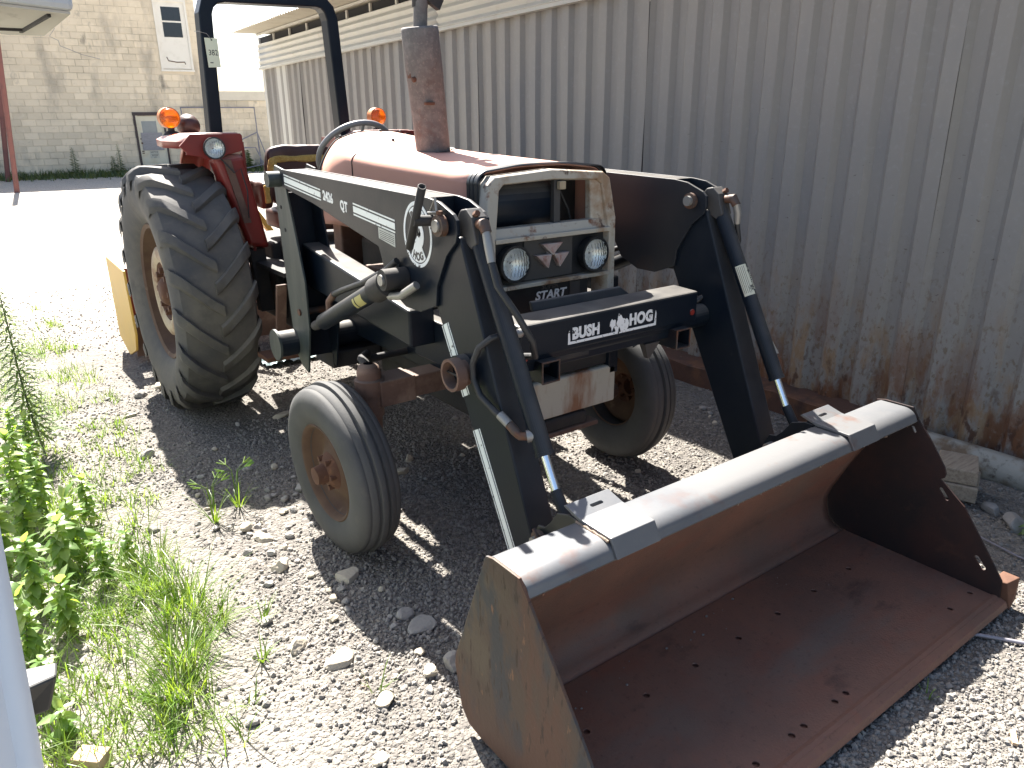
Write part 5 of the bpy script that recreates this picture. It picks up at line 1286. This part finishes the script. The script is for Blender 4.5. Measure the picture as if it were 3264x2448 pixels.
# gravel: tens of thousands of chips, one mesh
def ico():
    bm = bmesh.new(); bmesh.ops.create_icosphere(bm, subdivisions=1, radius=1); bm.verts.index_update()
    v = np.array([p.co[:] for p in bm.verts]); f = np.array([[q.index for q in p.verts] for p in bm.faces]); bm.free(); return v, f
V0, F0 = ico()
rng = np.random.default_rng(4)
def scatter(n, xs, ys, rfun, keep):
    X, Y, Rr = [], [], []
    while len(X) < n:
        x = rng.uniform(*xs); y = rng.uniform(*ys)
        if not keep(x, y): continue
        X.append(x); Y.append(y); Rr.append(rfun())
    return np.array(X), np.array(Y), np.array(Rr)
CX, CY = -1.829, -4.765
def keepg(x, y):
    d = math.hypot(x-CX, y-CY)
    if rng.random() > min(1, (2.2/d)**1.7): return False
    if abs(x) < .99 and -3.96 < y < -3.25: return False
    q = noise.noise((x*1.1+5, y*1.1, 2.2))+.5*noise.noise((x*2.7, y*2.7, 9))
    dust = 1/(1+math.exp((x+1.18)*9)) if y < -1.2 else 0      # fine dust strip under the weeds
    return rng.random() < max(.06, .62+q*.9-dust*.75)
X, Y, Rr = scatter(72000, (-2.4, 2.0), (-4.7, 4.5), lambda: .0028+.0075*rng.random()**3.4, keepg)
n = len(X); nv, nf = len(V0), len(F0)
q = rng.normal(size=(n, 4)); q /= np.linalg.norm(q, axis=1)[:, None]
w_, x_, y_, z_ = q.T
Rm = np.stack([1-2*(y_**2+z_**2), 2*(x_*y_-z_*w_), 2*(x_*z_+y_*w_), 2*(x_*y_+z_*w_), 1-2*(x_**2+z_**2), 2*(y_*z_-x_*w_), 2*(x_*z_-y_*w_), 2*(y_*z_+x_*w_), 1-2*(x_**2+y_**2)], 1).reshape(n, 3, 3)
sh = V0[None]*(1+rng.uniform(-.28, .28, size=(n, nv, 1)))*rng.uniform(.6, 1.25, size=(n, 1, 3))
P = np.einsum('nij,nvj->nvi', Rm, sh)*Rr[:, None, None]
Z = np.array([gz(a, b) for a, b in zip(X, Y)])+Rr*.30
P += np.stack([X, Y, Z], 1)[:, None, :]
me = bpy.data.meshes.new('gravel'); me.vertices.add(n*nv); me.vertices.foreach_set('co', P.reshape(-1).astype(np.float32))
idx = (F0[None]+(np.arange(n)*nv)[:, None, None]).reshape(-1)
me.loops.add(len(idx)); me.loops.foreach_set('vertex_index', idx.astype(np.int32))
me.polygons.add(n*nf); me.polygons.foreach_set('loop_start', np.arange(0, len(idx), 3, dtype=np.int32))
me.polygons.foreach_set('use_smooth', np.zeros(n*nf, dtype=bool)); me.update(); me.validate()
me.materials.append(M['stone'])
go = bpy.data.objects.new('gravel', me); COL.objects.link(go); tag(go, 'loose grey gravel chips strewn over the yard', 'gravel', kind='stuff')
# ------------------------------------------------------------------ grass and weeds
def blade(mb, p, h, w, lean, az, droop=.6, seg=4, fold=True):
    d = Vector((math.cos(az), math.sin(az), 0)); s_ = Vector((-d.y, d.x, 0)); b = len(mb.v)
    for i in range(seg+1):
        t = i/seg; c = Vector(p)+Vector((0, 0, 1))*h*(t-droop*.35*t*t*t)+d*h*(lean*t+droop*.45*t*t)
        ww = w*(1-t**1.6)*.5+.0003
        mb.v.append(tuple(c-s_*ww)); mb.v.append(tuple(c+s_*ww))
    for i in range(seg): mb.f.append((b+2*i, b+2*i+1, b+2*i+3, b+2*i+2)); mb.sm.append(True)
def tuft(mb, x, y, n, h, rad=.02, w=.0045):
    for k in range(n):
        a = random.random()*6.283; r = rad*math.sqrt(random.random()); hh = h*random.uniform(.45, 1.1)
        px, py = x+r*math.cos(a), y+r*math.sin(a)
        blade(mb, (px, py, gz(px, py)-.004), hh, w*random.uniform(.6, 1.3), random.uniform(.1, .75), a+random.gauss(0, .7), random.uniform(.2, 1.1))
random.seed(11)
mb = MB()
def gdens(x, y):
    # grass strip along the left, running away from the camera
    if y < -2.95 or y > 4.5: return 0
    c = -1.62+.10*math.sin(y*1.7)
    edge = (-1.36 if y < -1.2 else -1.22)-.10*noise.noise((y*1.5, 1, 1))-(.12 if y < -2.5 else 0)
    if x > edge: return 0
    v = .55+noise.noise((x*2.3, y*2.3, 4))*1.3+noise.noise((x*6, y*6, 8))*.6
    if -2.5 < y < -1.55: v += .25
    if x < -1.58 and y < -.5: v += .9
    return max(0, v)
cnt = 0
while cnt < 2500:
    x, y = random.uniform(-2.9, -1.05), random.uniform(-3.0, 3.6)
    if random.random() > gdens(x, y)*min(1, 4.0/(1.5+math.hypot(x-CX, y-CY))): continue
    tuft(mb, x, y, random.randint(4, 10), random.uniform(.05, .15)*(1.15 if y < -1 else .9), .03, .0036); cnt += 1
g1 = solo('grass', mb, M['grassm'], 'thin bright green grass growing in a strip on the sunlit ground at left', 'grass', kind='stuff', fix=False)
TUFTS = [ (-1.545, -2.62, 130, .19, 'lush bright grass clump nearest the camera on the bare dust'),
    (-1.50, -2.46, 120, .22, 'tall grass clump just behind the nearest one'),
    (-1.44, -2.20, 130, .21, 'dense grass clump at the outer edge of the weeds'),
    (-1.50, -1.98, 110, .19, 'grass clump beside the broad leaved nettle'),
    (-1.36, -2.33, 50, .16, 'sparse grass clump reaching towards the gravel'),
    (-1.29, -2.62, 18, .10, 'small tuft with wiry shadow in the bare gravel'),
    (-1.22, -2.43, 16, .10, 'wispy tuft before the pale wedge of stone'),
    (-1.39, -2.81, 9, .07, 'tiny seedling tuft alone in the dust'),
    (-1.44, -2.89, 7, .06, 'tiniest seedling tuft, below the other one in the dust'),
    (-1.62, -2.80, 12, .13, 'thin single stemmed grass plant near the bottom edge'),
    (-1.15, -1.60, 22, .16, 'seeding grass leaning over the rear wheel shadow edge'),
    (-1.02, -1.52, 18, .17, 'seeding grass with finger like heads in front of the shadow'),
    (-1.06, -2.98, 7, .12, 'lone thin grass stalk before the flat square slab'),
    (.28, -4.02, 9, .05, 'little tuft in sunlit gravel before the bucket edge')]
for (x, y, n, h, lb) in TUFTS:
    mb = MB(); tuft(mb, x, y, n, h, .075 if n > 60 else .045 if n > 30 else .018, .0042)
    if 'seeding' in lb:
        for k in range(5):
            a = random.random()*6.28; p = Vector((x, y, gz(x, y)+h*1.0)); q = p+Vector((math.cos(a)*.05, math.sin(a)*.05, .03))
            mb.tube([(x, y, gz(x, y)), tuple(p*.7+q*.3), tuple(q)], .0012, 4)
            for j in range(3):
                b = a+(j-1)*.7; mb.tube([tuple(q), tuple(q+Vector((math.cos(b)*.04, math.sin(b)*.04, .015)))], .0026, 5)
    solo('grass_tuft', mb, M['grassm'], lb, 'grass', 'separate tufts of grass', loc=(x, y, gz(x, y)), fix=False)
def leaf_mesh(name, L, Wd, droop, m, teeth=.12, seg=7):
    mb = MB()
    for i in range(seg+1):
        t = i/seg; w = Wd*.5*math.sin(math.pi*min(1, t*.94+.06))**.8*(1-.35*t)*(1+(teeth if i % 2 else -teeth)*.6)
        if i == seg: w = .0005
        z = -droop*L*t*t; x = L*t*(1-.25*droop*t)
        for k, u in enumerate((-1, -.5, 0, .5, 1)): mb.v.append((x-.05*L*abs(u), u*w, z+abs(u)*w*.35+.05*w*math.sin(i*2+k)))
    for i in range(seg):
        for k in range(4): mb.f.append((i*5+k, i*5+k+1, (i+1)*5+k+1, (i+1)*5+k)); mb.sm.append(True)
    return mb.mesh(name, m, fix=False)
LEAF = [leaf_mesh('leaf', .10, .055, .35, M['leaf']), leaf_mesh('leaf', .085, .05, .7, M['leaf']), leaf_mesh('leaf', .11, .06, .15, M['leaf2']), leaf_mesh('leaf', .07, .042, .5, M['leaf2'])]
def weed(x, y, h, nl, size, lb, name='weed', lean=(0, 0), dens=.035):
    b = gz(x, y)-.005; t = thing(name, lb, 'weed', (x, y, b), 'leafy weeds at the left')
    n = 7; st = [Vector((x+lean[0]*(i/n)**1.5+.006*math.sin(i*2.1), y+lean[1]*(i/n)**1.5, b+h*i/n)) for i in range(n+1)]
    part('stem', MB().tube(st, [.0045*(1-.6*i/n) for i in range(n+1)], 6), M['stem'], t)
    for k in range(nl):
        f = .12+.88*(k+.5)/nl; i = min(n-1, int(f*n)); p = st[i].lerp(st[i+1], f*n-i)
        o = bpy.data.objects.new('leaf', random.choice(LEAF)); COL.objects.link(o); o.parent = t; ROOT[o.name] = Vector(t.location)
        o.location = p-t.location; az = k*2.4+random.uniform(-.4, .4); up = random.uniform(-.25, .35)+(.8 if f > .93 else 0)
        o.rotation_euler = (random.uniform(-.3, .3), -up, az); sc_ = size*(1.05-.45*abs(f-.45))*random.uniform(.75, 1.15); o.scale = (sc_,)*3
    return t
random.seed(31)
W_ = [(-1.69, -1.63, .27, 34, 1.15, 'tall pale nettle like weed with toothed leaves standing in front of the others'),
    (-1.83, -1.42, .46, 70, 1.0, 'bushy dark leaved weed at the left edge, highest of the broad leaved ones'),
    (-1.92, -1.60, .40, 60, 1.0, 'dense leafy weed behind the upper end of the white vehicle corner'),
    (-1.80, -1.12, .46, 64, .95, 'leafy weed round the foot of the tall feathery stalk'),
    (-1.95, -1.15, .40, 50, .95, 'shaded leafy weed at the left edge behind the stalk'),
    (-1.85, -1.90, .26, 44, 1.0, 'low broad leaved weed beside the white vehicle corner'),
    (-1.78, -2.10, .19, 34, 1.0, 'short weed with large limp leaves above the dark bumper block'),
    (-1.90, -2.20, .24, 36, .95, 'weed with one drooping leaf behind the bumper block'),
    (-1.62, -1.84, .17, 28, .9, 'small leafy weed between the nettle and the grass clumps'),
    (-1.60, -1.30, .20, 26, .85, 'young weed in the middle of the grass strip'),
    (-1.74, -.74, .32, 46, .9, 'leafy weed behind the foot of the tall feathery stalk'),
    (-1.52, -1.74, .13, 18, .9, 'low round leaved weed at the inner edge of the grass'),
    (-1.74, -1.76, .24, 44, 1.0, 'leafy weed directly left of the nettle'),
    (-1.76, -1.28, .36, 52, .95, 'thick leafy weed between the stalk and the nettle'),
    (-1.90, -.85, .40, 50, .95, 'leafy weed at the left edge beyond the feathery stalk'),
    (-1.88, -2.42, .14, 22, .9, 'small weed under the dark bumper block'),
    (-1.86, -2.62, .10, 16, .8, 'lowest weed beside the white vehicle near the wooden offcut')]
for (x, y, h, nl, sz, lb) in W_: weed(x, y, h*1.18, int(nl*1.5), sz*.74, lb)
weed(1.56, -3.80, .09, 14, .42, 'little green weed sprouting by the shed foot at the right edge')
# tall feathery stalk
tw = thing('tall_weed', 'tall single stalk of horseweed with narrow leaves rising at the left edge', 'weed', (-1.67, -.35, 0))
st = [Vector((-1.67+(-.05)*t-.01*math.sin(t*5), -.35+.02*t, .98*t)) for t in np.linspace(0, 1, 10)]
part('stem', MB().tube(st, [.006*(1-.8*i/9)+.001 for i in range(10)], 6), M['stem'], tw)
mb = MB(); random.seed(8)
for k in range(420):
    f = .10+.9*k/420; i = min(8, int(f*9)); p = st[i].lerp(st[i+1], f*9-i); az = k*2.399; L_ = (.15*(1-f)**.6+.03)*random.uniform(.7, 1.2)
    d = Vector((math.cos(az), math.sin(az), 0)); s_ = Vector((-d.y, d.x, 0)); b = len(mb.v)
    for j in range(5):
        t = j/4; c = p+d*L_*t+Vector((0, 0, L_*(.45*t-.55*t*t))); w = .0078*(1-f*.4)*math.sin(math.pi*(t*.9+.08)); mb.v += [tuple(c-s_*w), tuple(c+s_*w)]
    for j in range(4): mb.f.append((b+2*j, b+2*j+1, b+2*j+3, b+2*j+2)); mb.sm.append(True)
part('foliage', mb, M['stalkleaf'], tw, fix=False)
# grass belt and weeds along the foot of the far wall
mb = MB(); random.seed(5)
for k in range(2600):
    s_ = random.uniform(-4.5, 7.5); o = abs(random.gauss(0, .55))+.05; p = B(s_, 0, o)
    h = random.uniform(.12, .42)*(1-.3*min(1, o))
    for j in range(2): blade(mb, (p.x+random.uniform(-.1, .1), p.y+random.uniform(-.1, .1), -.01), h*random.uniform(.6, 1.1), .03, random.uniform(0, .5), random.random()*6.28, .6, 3)
solo('grass', mb, M['fargrass'], 'rough green grass belt along the foot of the far block wall', 'grass', kind='stuff', fix=False)
def far_weed(s_, h, w, lb, n=70):
    p = B(s_, 0, .35); mb = MB(); t = thing('wall_weed', lb, 'weed', (p.x, p.y, 0), 'weeds against the far wall')
    part('stem', MB().tube([(p.x, p.y, 0), (p.x+.03, p.y, h*.6), (p.x+.01, p.y, h)], [.016, .012, .005], 6), M['stem'], t)
    for k in range(n):
        f = .1+.9*k/n; az = k*2.4; L_ = w*(1.1-.75*f)*random.uniform(.6, 1.1); d = Vector((math.cos(az), math.sin(az), .35)); s2 = Vector((-d.y, d.x, 0)); c = Vector((p.x+.02*f, p.y, h*f)); ww = L_*.17
        b = len(mb.v); mb.v += [tuple(c), tuple(c+d*L_*.5-s2*ww), tuple(c+d*L_-Vector((0, 0, .3*L_))), tuple(c+d*L_*.5+s2*ww)]; mb.f.append((b, b+1, b+2, b+3)); mb.sm.append(False)
    part('foliage', mb, M['fargrass'], t, fix=False)
far_weed(-1.10, .92, .22, 'slender green weed against the far block wall, left of the door')
far_weed(.22, .98, .20, 'taller green weed against the far block wall, closer to the door')
far_weed(.02, .62, .20, 'short bushy weed leaning on the taller one by the far wall')
far_weed(3.2, .75, .35, 'leafy shrub weed behind the red fender by the annex', 90)
far_weed(4.3, .70, .35, 'leafy weed growing under the pipe gate frame', 90)
far_weed(5.3, .55, .35, 'leafy weed beside the shed corner at the annex foot', 80)
# ------------------------------------------------------------------ small objects
solo('cable', MB().tube([(.60, -3.90, gz(.60, -3.90)+.008), (.68, -3.96, gz(.68, -3.96)+.012), (.73, -4.03, gz(.73, -4.03)+.012), (.79, -4.12, gz(.79, -4.12)+.012), (.9, -4.35, .005)], .007, 8), M['pipe'], 'grey cable lying in the gravel past the bucket corner', 'cable', loc=(.7, -4, 0))
solo('wire', MB().tube([(1.40, -3.60, .006), (1.36, -3.72, .008), (1.33, -3.86, .006), (1.34, -4.2, .004)], .004, 6), M['pipe'], 'thin grey wire on the shaded gravel behind the bucket side', 'wire', loc=(1.36, -3.7, 0))
solo('wood_stick', MB().box((.30, -4.25, .004), (.055, .014, .01), Matrix.Rotation(.5, 3, 'Z')), M['wood'], 'short brown stick lying in gravel at the right edge', 'stick', loc=(.30, -4.25, 0))
solo('timber_block', MB().box((1.70, -3.46, .055), (.22, .15, .075), Matrix.Rotation(.35, 3, 'Z')), M['wood_old'], 'lower of two weathered timber blocks stacked behind the bucket by the shed', 'block', 'stacked timber blocks', loc=(1.70, -3.46, .02), bevel=.006)
solo('timber_block', MB().box((1.695, -3.44, .13), (.21, .16, .07), Matrix.Rotation(.42, 3, 'Z')), M['wood_old'], 'upper of two weathered timber blocks, grain showing on its top', 'block', 'stacked timber blocks', loc=(1.695, -3.44, .10), bevel=.006)
solo('wood_offcut', MB().box((-1.815, -2.79, .028), (.085, .055, .045), Matrix.Rotation(-.75, 3, 'Z')), M['wood'], 'fresh sawn wooden offcut at the bottom left beside the white vehicle', 'offcut', loc=(-1.815, -2.79, 0), bevel=.003)
bm = bmesh.new(); bmesh.ops.create_grid(bm, x_segments=22, y_segments=22, size=1); mb = MB()
for v in bm.verts:
    p = v.co; mb.v.append((-.02+p.x*.20, .55+p.y*.16, .02+.05*(1-min(1, p.length))+.05*abs(noise.noise((p.x*3, p.y*3, 4)))+.02*noise.noise((p.x*8, p.y*8, 1))))
bm.verts.index_update()
for f in bm.faces: mb.f.append(tuple(v.index for v in f.verts)); mb.sm.append(True)
bm.free()
solo('rag', mb, M['rag'], 'crumpled pale blue rag on the gravel under the tractor rear', 'rag', loc=(-.02, .55, 0))
# white vehicle corner at the near left edge
vn = thing('white_vehicle', 'rounded rear corner of a white vehicle cutting into the left edge close to the camera', 'vehicle', (-2.3, -3.0, .3))
a0, a1 = Vector((-1.905, -3.075, .25)), Vector((-1.868, -2.855, .88))
dz = (a1-a0)/(a1.z-a0.z)
mb = MB(); n = 10; R_ = .035; lv_ = np.linspace(.25, 1.92, 12)
for z in lv_:
    c = a0+dz*(z-.25)
    pr = [Vector((-1.9, -.35, 0)), Vector((-.55, -.34, 0))]
    for k in range(n+1):
        an = -math.pi/2+math.pi/2*k/n-.55; pr.append(Vector((-R_+R_*math.cos(an), R_*math.sin(an), 0)))
    pr.append(Vector((-.60, .92, 0))); pr.append(Vector((-1.9, .9, 0)))
    for p in pr: mb.v.append(tuple(c+p))
m = n+5
for i in range(len(lv_)-1):
    for j in range(m): mb.f.append((i*m+j, i*m+(j+1) % m, (i+1)*m+(j+1) % m, (i+1)*m+j)); mb.sm.append(1 < j < m-3)
top = (len(lv_)-1)*m; mb.f.append(tuple(top+j for j in range(m))); mb.sm.append(False); mb.f.append(tuple(range(m))[::-1]); mb.sm.append(False)
part('body_panel', mb, M['van'], vn, fix=False)
part('bumper_block', MB().hexa([(-1.945, -2.99, .375), (-1.872, -2.99, .375), (-1.855, -2.93, .385), (-1.945, -2.90, .375)], [(-1.945, -3.0, .458), (-1.842, -2.985, .458), (-1.835, -2.93, .458), (-1.945, -2.90, .458)]), M['rubber'], vn, bevel=.006)
# overhanging box of the white vehicle, its dirty underside seen from below (upper left corner)
uz = 1.90
hx = part('overhead_box', MB().prism([(-1.514, -2.723), (-1.509, -2.174), (-1.60, -2.15), (-1.95, -2.55), (-1.80, -2.869)], uz, uz+.16, 'z'), M['fascia'], vn, bevel=.012)
part('underside', MB().prism([(-1.522, -2.715), (-1.517, -2.185), (-1.60, -2.162), (-1.94, -2.55), (-1.80, -2.857)], uz-.006, uz-.001, 'z'), M['canopy'], hx)
part('underside_rib', MB().box((-1.572, -2.50, uz-.009), (.007, .40, .007), Matrix.Rotation(.05, 3, 'Z')), M['dark'], hx)
part('underside_rib', MB().box((-1.66, -2.34, uz-.009), (.16, .012, .007), Matrix.Rotation(-.1, 3, 'Z')), M['dark'], hx)
